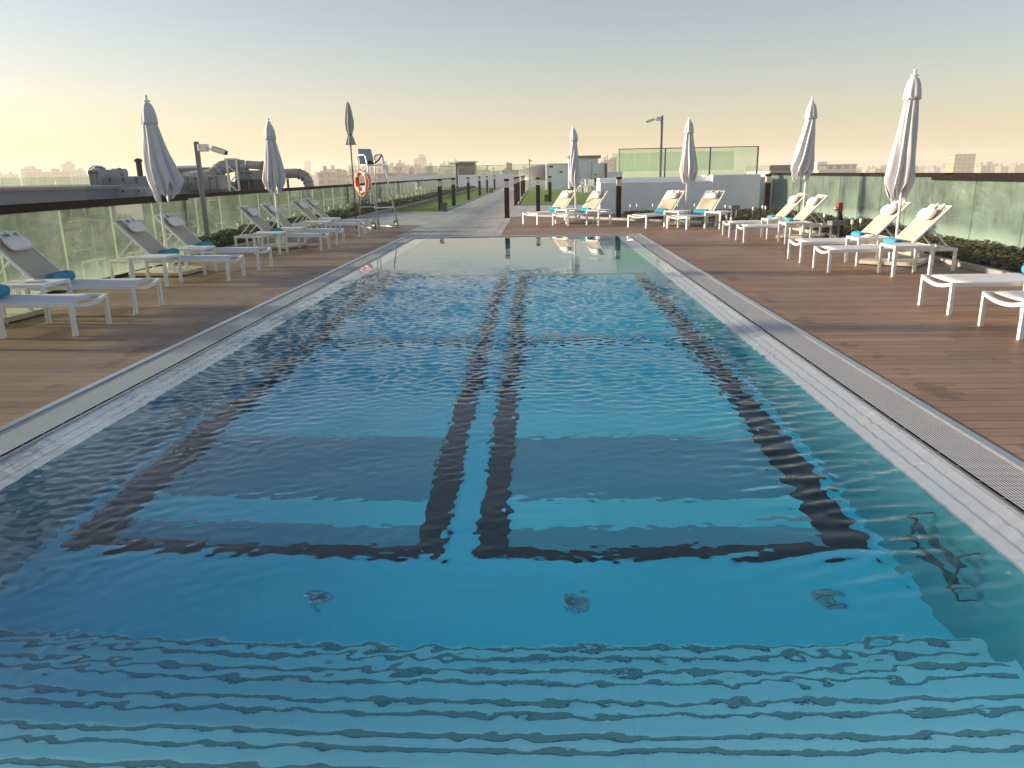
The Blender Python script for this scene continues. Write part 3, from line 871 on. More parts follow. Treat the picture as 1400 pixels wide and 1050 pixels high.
# ------------------------------------------------------------------ closed umbrellas
def umbrella(x, y, label, top=2.97, rmax=0.33, skew=(0.0, 0.0), twist=0.0, seed=1, hem=1.12, spread=1.0, lean=(0, 0), zmax=1.55, base=True, tie=False):
    rnd = random.Random(seed)
    root = empty('umbrella', (x, y, 0), rnd.uniform(0, 6.28))
    tag(root, label, 'umbrella', 'closed umbrellas round the pool')
    rz = root.rotation_euler.z
    ca, sa = math.cos(-rz), math.sin(-rz)
    lx, ly = skew[0] * ca - skew[1] * sa, skew[0] * sa + skew[1] * ca
    nx_, ny_ = lean[0] * ca - lean[1] * sa, lean[0] * sa + lean[1] * ca
    pz0 = 0.075 if base else 0.0
    if base:
        bs = MB().box((0, 0, 0.045), (0.92, 0.92, 0.06)).build('base_slab', slab_m, root, bevel=0.01)
        f = MB()
        for sx in (-1, 1):
            for sy in (-1, 1): f.box((sx * 0.36, sy * 0.36, 0.008), (0.12, 0.12, 0.016))
        f.build('foot', black_plastic, bs)
        MB().lathe([(0.05, 0.075), (0.05, 0.12), (0.032, 0.14), (0.032, 0.40), (0.027, 0.41)], 14).build('sleeve', white_metal, root, smooth=False)
    ztop = top - 0.115
    MB().tube([(0, 0, pz0), (nx_ * 0.5, ny_ * 0.5, top * 0.5), (nx_, ny_, ztop)], 0.024, 12).build('pole', white_metal, root, smooth=True)
    MB().lathe([(0.024, -0.02), (0.024, 0.015), (0.055, 0.022), (0.055, 0.042), (0.024, 0.052), (0.018, 0.090), (0.026, 0.100), (0.020, 0.118), (0.005, 0.126)], 14, (nx_, ny_, ztop)).build('finial', white_metal, root, smooth=True)
    zc = top - 0.42                     # hem of the top cap
    NR = 8; NS = 128
    hems = [hem + 0.10 + rnd.uniform(-0.10, 0.12) for _ in range(NR)]
    amp = [rnd.uniform(0.75, 1.25) for _ in range(NR)]
    rows = []
    ph = [rnd.uniform(0, 6.28) for _ in range(6)]
    NZ = 44
    for i in range(NZ + 1):
        row = []
        t = i / NZ
        for k in range(NS):
            th = 2 * math.pi * k / NS
            u = (k / NS * NR) % 1.0; pi_ = int(k / NS * NR) % NR
            fold = abs(2 * u - 1)                       # 1 at rib, 0 at the mid of the hanging panel
            # the free hem: rib tips end high, panel middles hang low
            he = hems[pi_] * (1 - u) + hems[(pi_ + 1) % NR] * u
            zlow = he + (zmax - he) * (fold ** 1.6) * 0.85
            zhi = zc + 0.12
            z = zhi + (zlow - zhi) * t
            q = max(0.0, min(1.0, (zhi - z) / (zhi - zmax)))
            rr = 0.105 + (rmax - 0.105) * q ** 1.02
            if z < zmax: rr *= 1.0 - 0.28 * ((zmax - z) / max(0.05, zmax - 1.0)) ** 0.9
            depth = (0.20 + 0.30 * q) * amp[pi_]
            r = 0.84 * rr * (1 - depth * (1 - fold) ** 1.3)
            r *= 1 + 0.05 * math.sin(3 * th + ph[0] + 4 * z) * q + 0.035 * math.sin(9 * th + ph[1] + 3 * z) * q + 0.018 * math.sin(21 * th + ph[2] + 7 * z)
            a = th + twist * (1 - q) + 0.10 * math.sin(5 * z + ph[3]) * q + 0.9 * (1 - fold) * 0.12 * (1 if pi_ % 2 else -0.4)
            row.append((r * math.cos(a) + lx * q ** 1.6 + nx_ * z / top, r * math.sin(a) + ly * q ** 1.6 + ny_ * z / top, z + 0.010 * math.sin(13 * th)))
        row.append(row[0]); rows.append(row)
    cb = MB().grid(rows); bmesh.ops.remove_doubles(cb.bm, verts=cb.bm.verts, dist=0.0004)
    cb.build('canopy', canvas_, root, smooth=True, solid=0.004)
    rows = []
    for i in range(11):
        t = i / 10; row = []
        for k in range(96):
            th = 2 * math.pi * k / 96; u = (k / 96 * NR) % 1.0; fold = abs(2 * u - 1)
            r = 0.030 + 0.104 * math.sin(t * 1.42)
            r *= 1 - 0.16 * (1 - fold) * t
            z = ztop + 0.005 - (0.31 + 0.035 * (1 - fold) * t) * (1 - math.cos(t * 1.42)) / 0.8498
            row.append((r * math.cos(th) + nx_ * z / top, r * math.sin(th) + ny_ * z / top, z))
        row.append(row[0]); rows.append(row)
    cb = MB().grid(rows); bmesh.ops.remove_doubles(cb.bm, verts=cb.bm.verts, dist=0.0004)
    cb.build('top_cap', canvas_, root, smooth=True, solid=0.004)
    return root
umbrella(-6.48, 8.65, 'closed white umbrella cut by the left picture edge, behind the nearest left loungers', seed=3, rmax=0.38, top=2.95)
umbrella(-6.32, 12.95, 'closed white umbrella with a flaring hem, nearest one fully seen left of the pool', seed=4, rmax=0.34, skew=(0.13, 0), top=2.86)
umbrella(-5.93, 17.6, 'closed white umbrella beyond the first left pair, behind the fifth and sixth left loungers', seed=9, rmax=0.31, skew=(0.02, 0), top=2.80)
umbrella(1.15, 24.75, 'slim twisted closed white umbrella in the middle, nearest the bollard lights', seed=12, rmax=0.20, twist=1.6, top=2.90, hem=0.95, zmax=1.35, lean=(-0.09, 0))
umbrella(4.25, 23.0, 'closed white umbrella in front of the raised glass screen', seed=15, rmax=0.31, skew=(0.05, 0), top=2.98, twist=0.3, hem=1.05)
umbrella(6.0, 18.1, 'closed white umbrella leaning left, behind the fifth and sixth right loungers', seed=21, rmax=0.30, skew=(-0.12, 0), twist=0.8, top=3.02, hem=1.15)
umbrella(5.83, 12.95, 'tallest looking closed white umbrella, standing on the right deck near the camera', seed=27, rmax=0.27, skew=(-0.06, 0), top=2.98, hem=0.88, zmax=1.32)
umbrella(6.05, 8.05, 'closed white umbrella right of the frame, behind the two nearest right loungers', seed=31, rmax=0.32, top=2.95)

# ------------------------------------------------------------------ bollard lights
def make_bollard():
    root = empty('bollard_light')
    MB().box((0, 0, 0.53), (0.17, 0.17, 1.06)).build('post', dark_metal, root, bevel=0.006)
    MB().box((0, 0, 1.185), (0.155, 0.155, 0.19)).build('lamp_lens', diffuser_m, root, bevel=0.004)
    MB().box((0, 0, 1.32), (0.175, 0.175, 0.08)).build('cap', dark_metal, root, bevel=0.006)
    MB().box((0, 0, 0.008), (0.24, 0.24, 0.016)).build('base_plate', dark_metal, root)
    return root
BL = Proto(make_bollard())
ordn = ['first', 'second', 'third', 'fourth', 'fifth', 'sixth', 'seventh']
for i, y in enumerate((34.0, 39.4, 47.8, 56.8, 65.2, 76.0)):
    BL.place((-4.28, y, 0), 0, f'black bollard light at the left edge of the path, {ordn[i]} from the pool', 'bollard light', 'bollard lights along the path')
for i, y in enumerate((28.2, 39.0, 44.0, 53.4, 60.8)):
    BL.place((-1.16, y, 0), 0, f'black bollard light at the right edge of the path, {ordn[i]} from the pool', 'bollard light', 'bollard lights along the path')
for (x, y, tx) in ((-0.05, 32.6, 'on paving right of the path, behind the slanted far row'), (0.58, 43.0, 'on the right lawn with a dark box at its foot'),
                   (2.52, 60.3, 'far back on the right lawn, left of the twisted umbrella pole'), (4.45, 63.5, 'far back beside the white outdoor chairs'),
                   (2.72, 27.2, 'in the planter before the left of the white block'), (7.95, 27.9, 'standing before the taller part of the white block')):
    BL.place((x, y, 0), 0, 'black bollard light ' + tx, 'bollard light', 'bollard lights along the path')

# ------------------------------------------------------------------ lifeguard chair
def lifeguard():
    root = empty('lifeguard_chair', (-5.05, 24.0, 0), R_(-45))
    tag(root, 'tall aluminium lifeguard chair with ladder and grey seat at the far left of the pool', 'lifeguard chair')
    SH = 1.86
    for s in (-1, 1):
        pts = [(-0.30, s * 0.30, SH + 0.26), (-0.20, s * 0.30, SH + 0.30), (0.05, s * 0.30, SH + 0.30), (0.15, s * 0.30, SH + 0.24), (0.20, s * 0.30, SH + 0.05), (0.72, s * 0.34, 0.03)]
        MB().tube(pts, 0.021, 8).build('ladder_rail', alu, root, smooth=True)
        MB().tube([(-0.28, s * 0.30, SH + 0.27), (-0.30, s * 0.30, SH), (-0.38, s * 0.32, 0.03)], 0.021, 8).build('leg', alu, root, smooth=True)
        MB().tube([(-0.44, s * 0.34, 0.03), (0.80, s * 0.34, 0.03)], 0.021, 8).build('foot_bar', alu, root, smooth=True)
    for k, z in enumerate((0.30, 0.62, 1.45)):
        x = 0.20 + (0.72 - 0.20) * (SH + 0.05 - z) / (SH + 0.02)
        MB().box((x - 0.03, 0, z), (0.12, 0.62, 0.03)).build('rung', alu, root, bevel=0.004)
    MB().tube([(-0.34, -0.31, 0.62), (-0.34, 0.31, 0.62)], 0.018, 8).build('cross_brace', alu, root)
    MB().tube([(-0.36, -0.30, 1.20), (0.40, -0.32, 1.20)], 0.018, 8).build('side_brace', white_metal, root)
    MB().box((-0.04, 0, SH), (0.46, 0.52, 0.045)).build('seat', white_plastic, root, bevel=0.01)
    b = MB(); rows = []
    for i in range(7):
        t = i / 6
        rows.append([(-0.27 - 0.10 * t + 0.03 * (1 - (q / 4 - 1) ** 2) * -1, (q / 4 - 1) * 0.25 * (1 - 0.1 * t ** 4), SH + 0.04 + 0.44 * t) for q in range(9)])
    b.grid(rows).build('backrest', simple('blue grey seat shell', (0.30, 0.34, 0.40), 0.5), root, smooth=True, solid=0.03)
    for s in (-1, 1):
        w_ = MB()
        w_.tube([(0.56, s * 0.40, 0.11 + 0.0)] if False else [(0.50 + 0.095 * math.cos(a), s * 0.40, 0.11 + 0.095 * math.sin(a)) for a in [k * 2 * PI / 16 for k in range(16)]], 0.022, 8, closed=True)
        wh = w_.build('wheel', black_plastic, root, smooth=True)
        MB().box((0.50, s * 0.40, 0.11), (0.15, 0.025, 0.03)).build('hub', white_plastic, wh)
    o = MB()
    o.tube([(0.16, 0.27, SH + 0.30), (0.10, 0.20, SH + 0.16), (0.02, 0.10, SH + 0.06), (-0.05, 0.05, SH + 0.05)], 0.022, 8)
    o.tube([(-0.10, 0.10, SH + 0.06), (-0.16, 0.0, SH + 0.10), (-0.08, -0.12, SH + 0.07), (0.0, -0.04, SH + 0.05)], 0.045, 8)
    tag(o.build('strap_bundle', black_plastic, None, smooth=True), 'black strap bundle lying on the lifeguard chair seat', 'strap')
    bpy.data.objects['strap_bundle'].matrix_world = Matrix.Translation((-5.05, 24.0, 0)) @ Matrix.Rotation(R_(-45), 4, 'Z')
    # ring buoy on the side facing the water's near end
    rb = empty('ring_buoy', (-5.05 - 0.26, 24.0 - 0.26, 1.37), R_(-45))
    tag(rb, 'orange ring buoy hanging on the side of the lifeguard chair', 'ring buoy')
    n = 40
    ring = [(0.30 * math.cos(2 * PI * k / n), -0.02, 0.30 * math.sin(2 * PI * k / n)) for k in range(n)]
    MB().tube(ring, 0.072, 12, closed=True).build('ring', orange_m, rb, smooth=True)
    for q in range(4):
        a0 = PI / 4 + q * PI / 2
        arc = [(0.30 * math.cos(a0 + d), -0.02, 0.30 * math.sin(a0 + d)) for d in (-0.13, 0.0, 0.13)]
        MB().tube(arc, 0.0745, 12).build('band', white_plastic, rb, smooth=True)
    rope = [((0.385 + 0.03 * math.cos(4 * a)) * math.cos(a), -0.05, (0.385 + 0.03 * math.cos(4 * a)) * math.sin(a)) for a in [2 * PI * k / 64 for k in range(64)]]
    MB().tube(rope, 0.008, 6, closed=True).build('grab_rope', white_plastic, rb, smooth=True)
    # its closed parasol
    p = at(483, 250, 23.75)
    pr = empty('parasol', (p.x, 23.75, 0)); tag(pr, 'narrow closed mauve parasol on a thin brown pole beside the lifeguard chair', 'parasol')
    MB().tube([(0, 0, 0), (0, 0, 3.55)], 0.022, 10).build('pole', wood_post, pr, smooth=True)
    prof = [(0.010, 3.66), (0.05, 3.58), (0.095, 3.35), (0.125, 3.10), (0.115, 2.92), (0.075, 2.78), (0.060, 2.72), (0.085, 2.66), (0.125, 2.52), (0.150, 2.45)]
    rows = []
    for r, z in prof:
        row = []
        for k in range(64):
            th = 2 * PI * k / 64
            rr = r * (1 + 0.17 * math.cos(8 * th + 0.6 * math.sin(3 * z)))
            row.append((rr * math.cos(th), rr * math.sin(th), z))
        row.append(row[0]); rows.append(row)
    c = MB().grid(rows); bmesh.ops.remove_doubles(c.bm, verts=c.bm.verts, dist=0.0003)
    c.build('canopy', canvas2, pr, smooth=True, solid=0.004)
    MB().tube([(0.068 * math.cos(k * PI / 8), 0.068 * math.sin(k * PI / 8), 2.735) for k in range(16)], 0.012, 6, closed=True).build('tie', black_plastic, pr)
lifeguard()

# ------------------------------------------------------------------ posts, spot lights and fittings
def camera_post(x, y, h, w, rz, label, armdir):
    root = empty('lamp_post', (x, y, 0), rz); tag(root, label, 'lamp post')
    MB().box((0, 0, h / 2), (w, w, h)).build('post', grey_metal, root, bevel=0.006)
    MB().box((0, 0, 0.01), (w * 2.4, w * 2.4, 0.02)).build('base_plate', grey_metal, root)
    s = armdir
    MB().box((s * (w / 2 + 0.10), 0, h - 0.13), (0.20, 0.14, 0.15)).build('junction_box', alu, root, bevel=0.01)
    b = MB().bar((s * (w / 2 + 0.19), 0, h - 0.14), (s * (w / 2 + 0.32), 0, h - 0.17), 0.035)
    b.build('bracket', alu, root)
    hd = MB().bar((s * (w / 2 + 0.28), 0, h - 0.14), (s * (w / 2 + 0.58), 0, h - 0.24), 0.11, 0.11).build('camera_head', alu, root, bevel=0.02)
    MB().bar((s * (w / 2 + 0.575), 0, h - 0.238), (s * (w / 2 + 0.60), 0, h - 0.246), 0.08, 0.08).build('lens', black_plastic, hd)
p = at(270, 210, 16.9)
camera_post(p.x, 16.9, 2.32, 0.085, 0.0, 'dark square lamp post with a tilted camera head in the left planter', 1)
p = at(904, 200, 34.0)
camera_post(p.x, 34.0, 3.75, 0.09, 0.0, 'slim tall lamp post with a camera head behind the raised glass screen', -1)

def make_spot(h):
    root = empty('spot_light')
    MB().tube([(0, 0, -0.03), (0, 0, h)], 0.010, 6).build('stake', grey_metal, root)
    MB().lathe([(0.018, h), (0.028, h + 0.02), (0.034, h + 0.10), (0.026, h + 0.105)], 10).build('lamp_head', white_plastic, root, smooth=False)
    return root
SP = Proto(make_spot(0.30)); SQ = Proto(make_spot(0.30))
rs = random.Random(4)
for i in range(26):
    y = 16.3 + i * 1.55 + rs.uniform(-0.3, 0.3)
    SP.place((-7.72 + rs.uniform(-0.08, 0.1), y, 0.05), rs.uniform(0, 6), 'small white spot light on a stake in front of the left glass', 'spot light', 'spot lights in the left planter')
for (u, v, y) in ((1128, 287, 20.5), (1166, 296, 17.8), (1178, 292, 18.2), (1030, 283, 24.6), (1043, 280, 25.6), (1047, 282, 25.0), (862, 284, 28.0), (871, 283, 28.4), (893, 282, 28.2), (992, 282, 26.4), (950, 280, 27.8), (927, 279, 28.1)):
    p = at(u, v, y)
    SQ.place((p.x, y, 0.0), 0.3, 'small white spot light on a stake in the planting right of the pool', 'spot light', 'spot lights in the right planting')
def flood(x, y, label):
    root = empty('flood_light', (x, y, 0), 0.2); tag(root, label, 'flood light')
    MB().box((0, 0, 0.40), (0.30, 0.20, 0.10)).build('housing', grey_metal, root, bevel=0.01)
    MB().tube([(-0.08, 0, 0.36), (-0.08, 0, 0.1), (-0.08, 0, -0.02)], 0.02, 8).build('leg', grey_metal, root)
    MB().tube([(0.08, 0, 0.36), (0.08, 0, -0.02)], 0.02, 8).build('leg', grey_metal, root)
p = at(1004, 284, 24.9); flood(p.x, 24.9, 'grey box flood light on two legs before the white block')
p = at(1143, 305, 16.9); flood(p.x, 16.9, 'grey box flood light low in the planting beside the red hose valve')
p = at(1150, 290, 17.0)
hv = empty('hose_valve', (p.x, 17.0, 0), 0.3); tag(hv, 'red hose valve on a leaning black post in the right planting', 'hose valve')
MB().bar((0.0, 0, -0.02), (-0.04, 0, 0.62), 0.06, 0.06).build('post', black_plastic, hv, bevel=0.008)
MB().tube([(0.05, 0, -0.02), (0.06, 0, 0.40), (0.0, 0, 0.60)], 0.018, 8).build('hose', black_plastic, hv, smooth=True)
MB().box((-0.06, 0, 0.72), (0.12, 0.11, 0.20)).build('valve_box', red_m, hv, bevel=0.02)
MB().tube([(-0.12, -0.02, 0.70), (-0.20, -0.04, 0.70)], 0.035, 10).build('nozzle', alu, hv, smooth=True)
for (x, y, lb) in ((-4.10, 33.75, 'small green valve box at the foot of the first left bollard light'), (0.40, 43.2, 'small green valve box beside the bollard light on the right lawn'), (-4.0, 66.2, 'dark valve box at the left path edge near the far wall')):
    vb = empty('valve_box', (x, y, 0)); tag(vb, lb, 'valve box', 'green valve boxes by the bollards')
    gm = MATS.get('green plastic') or simple('green plastic', (0.03, 0.09, 0.04), 0.5)
    MB().box((0, 0, 0.17), (0.26, 0.22, 0.34)).build('body', gm, vb, bevel=0.015)
    MB().box((0, 0, 0.36), (0.30, 0.26, 0.04)).build('lid', gm, vb, bevel=0.008)

# ------------------------------------------------------------------ white block with a raised glass screen
def white_block():
    root = empty('block_wall', (2.85, 28.3, 0)); tag(root, 'low white block wall with stepped top right of the path', 'wall')
    def P(u, v, y): q = at(u, v, y); return q.x - 2.85, q.y - 28.3, q.z
    x0 = P(821, 270, 29.2)[0]; x1 = P(868, 270, 29.4)[0]; xm = P(972, 270, 29.6)[0]; x2 = P(1037, 270, 29.6)[0]
    yy = 1.2
    MB().box(((x0 + xm) / 2, yy + 1.0, 0.57), (xm - x0, 2.0, 1.16)).build('wall_body', white_wall, root, bevel=0.02)
    MB().box(((xm + x2) / 2, yy + 1.0, 0.67), (x2 - xm, 2.06, 1.36)).build('wall_body', white_wall, root, bevel=0.02)
    MB().box(((x0 + xm) / 2, yy + 1.1, 1.22), (xm - x0 - 0.02, 1.4, 0.16)).build('ledge', pale_wall, root)
    g = empty('glass_screen', (2.85, 28.3, 0)); tag(g, 'raised clear glass screen with posts on the white block wall', 'glass screen')
    X0 = P(846, 220, 30.6)[0]; X1 = P(909, 220, 30.5)[0]; X2 = P(971, 220, 30.4)[0]; X3 = P(1037, 220, 30.3)[0]
    for a, c in ((X0, X1), (X1, X2), (X2, X3)):
        MB().box(((a + c) / 2, 2.15, 1.80), (c - a - 0.05, 0.017, 1.02)).build('glass_pane', glass_clear, g)
    for a in (X0, X1, X2, X3):
        MB().box((a, 2.15, 1.80), (0.05, 0.05, 1.06)).build('post', alu if a == X0 else grey_metal, g)
    MB().box(((X0 + X3) / 2, 2.15, 2.345), (X3 - X0 + 0.05, 0.055, 0.035)).build('top_rail', grey_metal, g)
    s = MB().box(((X0 + X3) / 2, 5.4, 1.9), (X3 - X0 - 0.2, 0.017, 0.75)).build('glass_pane', glass_clear, g)
    # recessed wall and dark return right of the block
    w2 = empty('recess_wall', (P(1048, 270, 30.9)[0] + 2.85, 30.9, 0)); tag(w2, 'recessed white wall panel between the block and the right glass', 'wall')
    MB().box((0.05, 0.35, 0.62), (1.0, 0.2, 1.24)).build('wall_body', white_wall, w2)
    d = MB().box((0.95, 0.25, 0.66), (0.55, 0.3, 1.36)).build('pier', roof_dark, w2)
white_block()

# ------------------------------------------------------------------ far end of the terrace
def far_end():
    pw = empty('parapet_wall', (-4.0, 91.5, 0)); tag(pw, 'long white parapet wall closing the far end of the path', 'wall')
    MB().box((0, 0, 0.72), (27, 0.4, 1.5)).build('wall_body', white_wall, pw, bevel=0.02)
    MB().box((0.2, -0.3, 0.10), (27, 0.3, 0.25)).build('plinth', pale_wall, pw)
    for i in range(8):
        MB().box((-8 + i * 2.55, 0, 1.97), (2.5, 0.02, 0.95)).build('glass_pane', glass_clear, pw)
    MB().box((1.0, 0, 2.46), (20.5, 0.06, 0.04)).build('top_rail', grey_metal, pw)
    # dark sloping hatch
    h = empty('roof_hatch', (0, 0, 0)); tag(h, 'dark slanted roof hatch box with a pale side above the parapet wall', 'roof hatch')
    Y = 97
    a, b_, c, d = at(625, 222, Y), at(648, 222, Y), at(648, 244, Y), at(629, 244, Y)
    v = MB(); off = Vector((0, 3.0, 0))
    f = [Vector(q) for q in (a, b_, c, d)]
    f[2].z -= 1.5; f[3].z -= 1.5
    bmv = [v.bm.verts.new(q) for q in f] + [v.bm.verts.new(q + off) for q in f]
    for q in ((0, 1, 2, 3), (7, 6, 5, 4), (0, 4, 5, 1), (1, 5, 6, 2), (2, 6, 7, 3), (3, 7, 4, 0)): v.bm.faces.new([bmv[i] for i in q])
    v.build('body', roof_dark, h)
    MB().box(((a.x + b_.x) / 2, Y + 1.5, a.z + 0.06), (b_.x - a.x + 0.5, 3.4, 0.14)).build('coping', pale_wall, h)
    q1, q2 = at(621, 222, Y), at(625, 243, Y)
    MB().bar((q1.x + 0.2, Y + 1.4, a.z - 0.1), (q2.x + 0.35, Y + 1.4, q2.z - 1.2), 0.25, 2.8, up=Vector((0, 1, 0))).build('side_panel', pale_wall, h)
    # white service block
    s = empty('service_block', (0, 0, 0)); tag(s, 'white service room block with small black vents beyond the right lawn', 'service block')
    Y = 72.0
    p0, p1 = at(749, 225, Y), at(777, 225, Y)
    bd = MB().box(((p0.x + p1.x) / 2, Y + 1.5, p0.z / 2), (p1.x - p0.x, 3, p0.z)).build('wall', white_wall, s, bevel=0.03)
    MB().box((p0.x + 0.28, Y - 0.02, p0.z - 0.18), (0.34, 0.08, 0.14)).build('vent', black_plastic, s)
    q = at(767, 235, Y); MB().box((q.x, Y - 0.02, q.z), (0.25, 0.08, 0.16)).build('vent', black_plastic, s)
    MB().box((p0.x - 0.08, Y + 1.5, p0.z / 2), (0.16, 3.02, p0.z + 0.04)).build('side_trim', pale_wall, s)
    MB().box(((p0.x + p1.x) / 2, Y + 1.5, p0.z + 0.04), (p1.x - p0.x + 0.1, 3.1, 0.10)).build('roof', pale_wall, s)
    s = empty('stair_block', (0, 0, 0)); tag(s, 'blue grey stair block with overhanging flat roof behind the twisted umbrella', 'stair block')
    Y = 76.0
    p0, p1, p2 = at(778, 217, Y), at(818, 217, Y), at(827, 224, Y)
    MB().box(((p0.x + p1.x) / 2, Y + 2, p0.z / 2), (p1.x - p0.x, 4, p0.z)).build('wall', white_wall, s)
    MB().box(((p0.x + p1.x) / 2 + 0.1, Y + 2, p0.z + 0.13), (p1.x - p0.x + 0.25, 4.5, 0.26)).build('roof', grey_metal, s)
    MB().box((p0.x + (p1.x - p0.x) * 0.78, Y - 0.01, p0.z * 0.45), (0.05, 0.05, p0.z * 0.9)).build('joint', grey_metal, s)
    MB().box(((p1.x + p2.x) / 2, Y + 2, p2.z / 2), (p2.x - p1.x, 3.5, p2.z)).build('annex', white_wall, s)
    MB().box((p2.x + 0.12, Y + 2, p2.z / 2), (0.24, 3.6, p2.z + 0.1)).build('annex_door', roof_dark, s)
    # low white walls
    lw = empty('garden_wall', (0, 0, 0)); tag(lw, 'low white garden wall edging the right lawn in front of the service block', 'wall')
    p = at(735, 247, 84); MB().box((p.x + 0.2, 84.5, 0.35), (5.5, 0.3, 0.8)).build('wall_body', pale_wall, lw)
    tb = empty('tarpaulin_mound', (0, 0, 0)); tag(tb, 'dark grey covered mound left of the white service block', 'mound')
    p = at(740, 243, 88)
    MB().lathe([(3.1, 0.3), (2.9, 1.2), (2.3, 1.9), (1.2, 2.3), (0.2, 2.35)], 18, (p.x + 0.3, 88, 0)).build('cover', grey_metal, tb, smooth=True)
    MB().box((p.x + 0.3, 88, 0.15), (6.0, 4, 0.3)).build('base', kerb_m, tb)
    # thin pole
    pp = at(724, 235, 80)
    pl = empty('flag_pole', (pp.x, 80, 0)); tag(pl, 'thin grey pole with a small head right of the path end', 'pole')
    MB().tube([(0, 0, 0), (0, 0, 2.9)], 0.06, 8).build('pole', grey_metal, pl)
    MB().box((0.1, 0, 2.7), (0.35, 0.12, 0.10)).build('head', grey_metal, pl)
    pp = at(624.5, 235, 70)
    pl = empty('flag_pole', (pp.x, 70, 0)); tag(pl, 'short black pole above the left bollard lights', 'pole')
    MB().tube([(0, 0, 0), (0, 0, 2.5)], 0.07, 8).build('pole', black_plastic, pl)
    MB().box((-0.25, 0, 2.45), (0.6, 0.08, 0.06)).build('head', black_plastic, pl)
    # white outdoor chairs
    c0 = empty('outdoor_chair')
    for sx in (-1, 1):
        for sy in (-1, 1): MB().box((sx * 0.22, sy * 0.22, 0.225), (0.045, 0.045, 0.45)).build('leg', white_metal, c0)
    MB().box((0, 0, 0.465), (0.50, 0.50, 0.04)).build('seat', white_plastic, c0)
    MB().box((0, 0.24, 0.72), (0.50, 0.04, 0.46)).build('backrest', white_plastic, c0)
    CP = Proto(c0)
    for i, (u, y, rz) in enumerate(((797, 62, 0.3), (803.5, 64, 1.8), (809, 61.5, 2.9), (822, 62, 0.2), (790, 65, 4.2))):
        p = at(u, 250, y)
        CP.place((p.x, y, 0.02), rz, 'white outdoor chair on the far lawn, ' + ['first', 'third', 'fourth', 'rightmost', 'rearmost'][i] + ' of the chair group below the stair block', 'chair', 'white chairs on the far lawn')
    t = empty('outdoor_table', (at(803, 250, 60.5).x, 60.5, 0.02)); tag(t, 'small white outdoor table among the white chairs on the far lawn', 'table')
    MB().lathe([(0.40, 0.70), (0.40, 0.73)], 20).build('tabletop', white_plastic, t)
    MB().tube([(0, 0, 0), (0, 0, 0.70)], 0.03, 8).build('leg', white_metal, t)
    MB().lathe([(0.25, 0.0), (0.24, 0.03)], 16).build('foot', white_metal, t)
far_end()

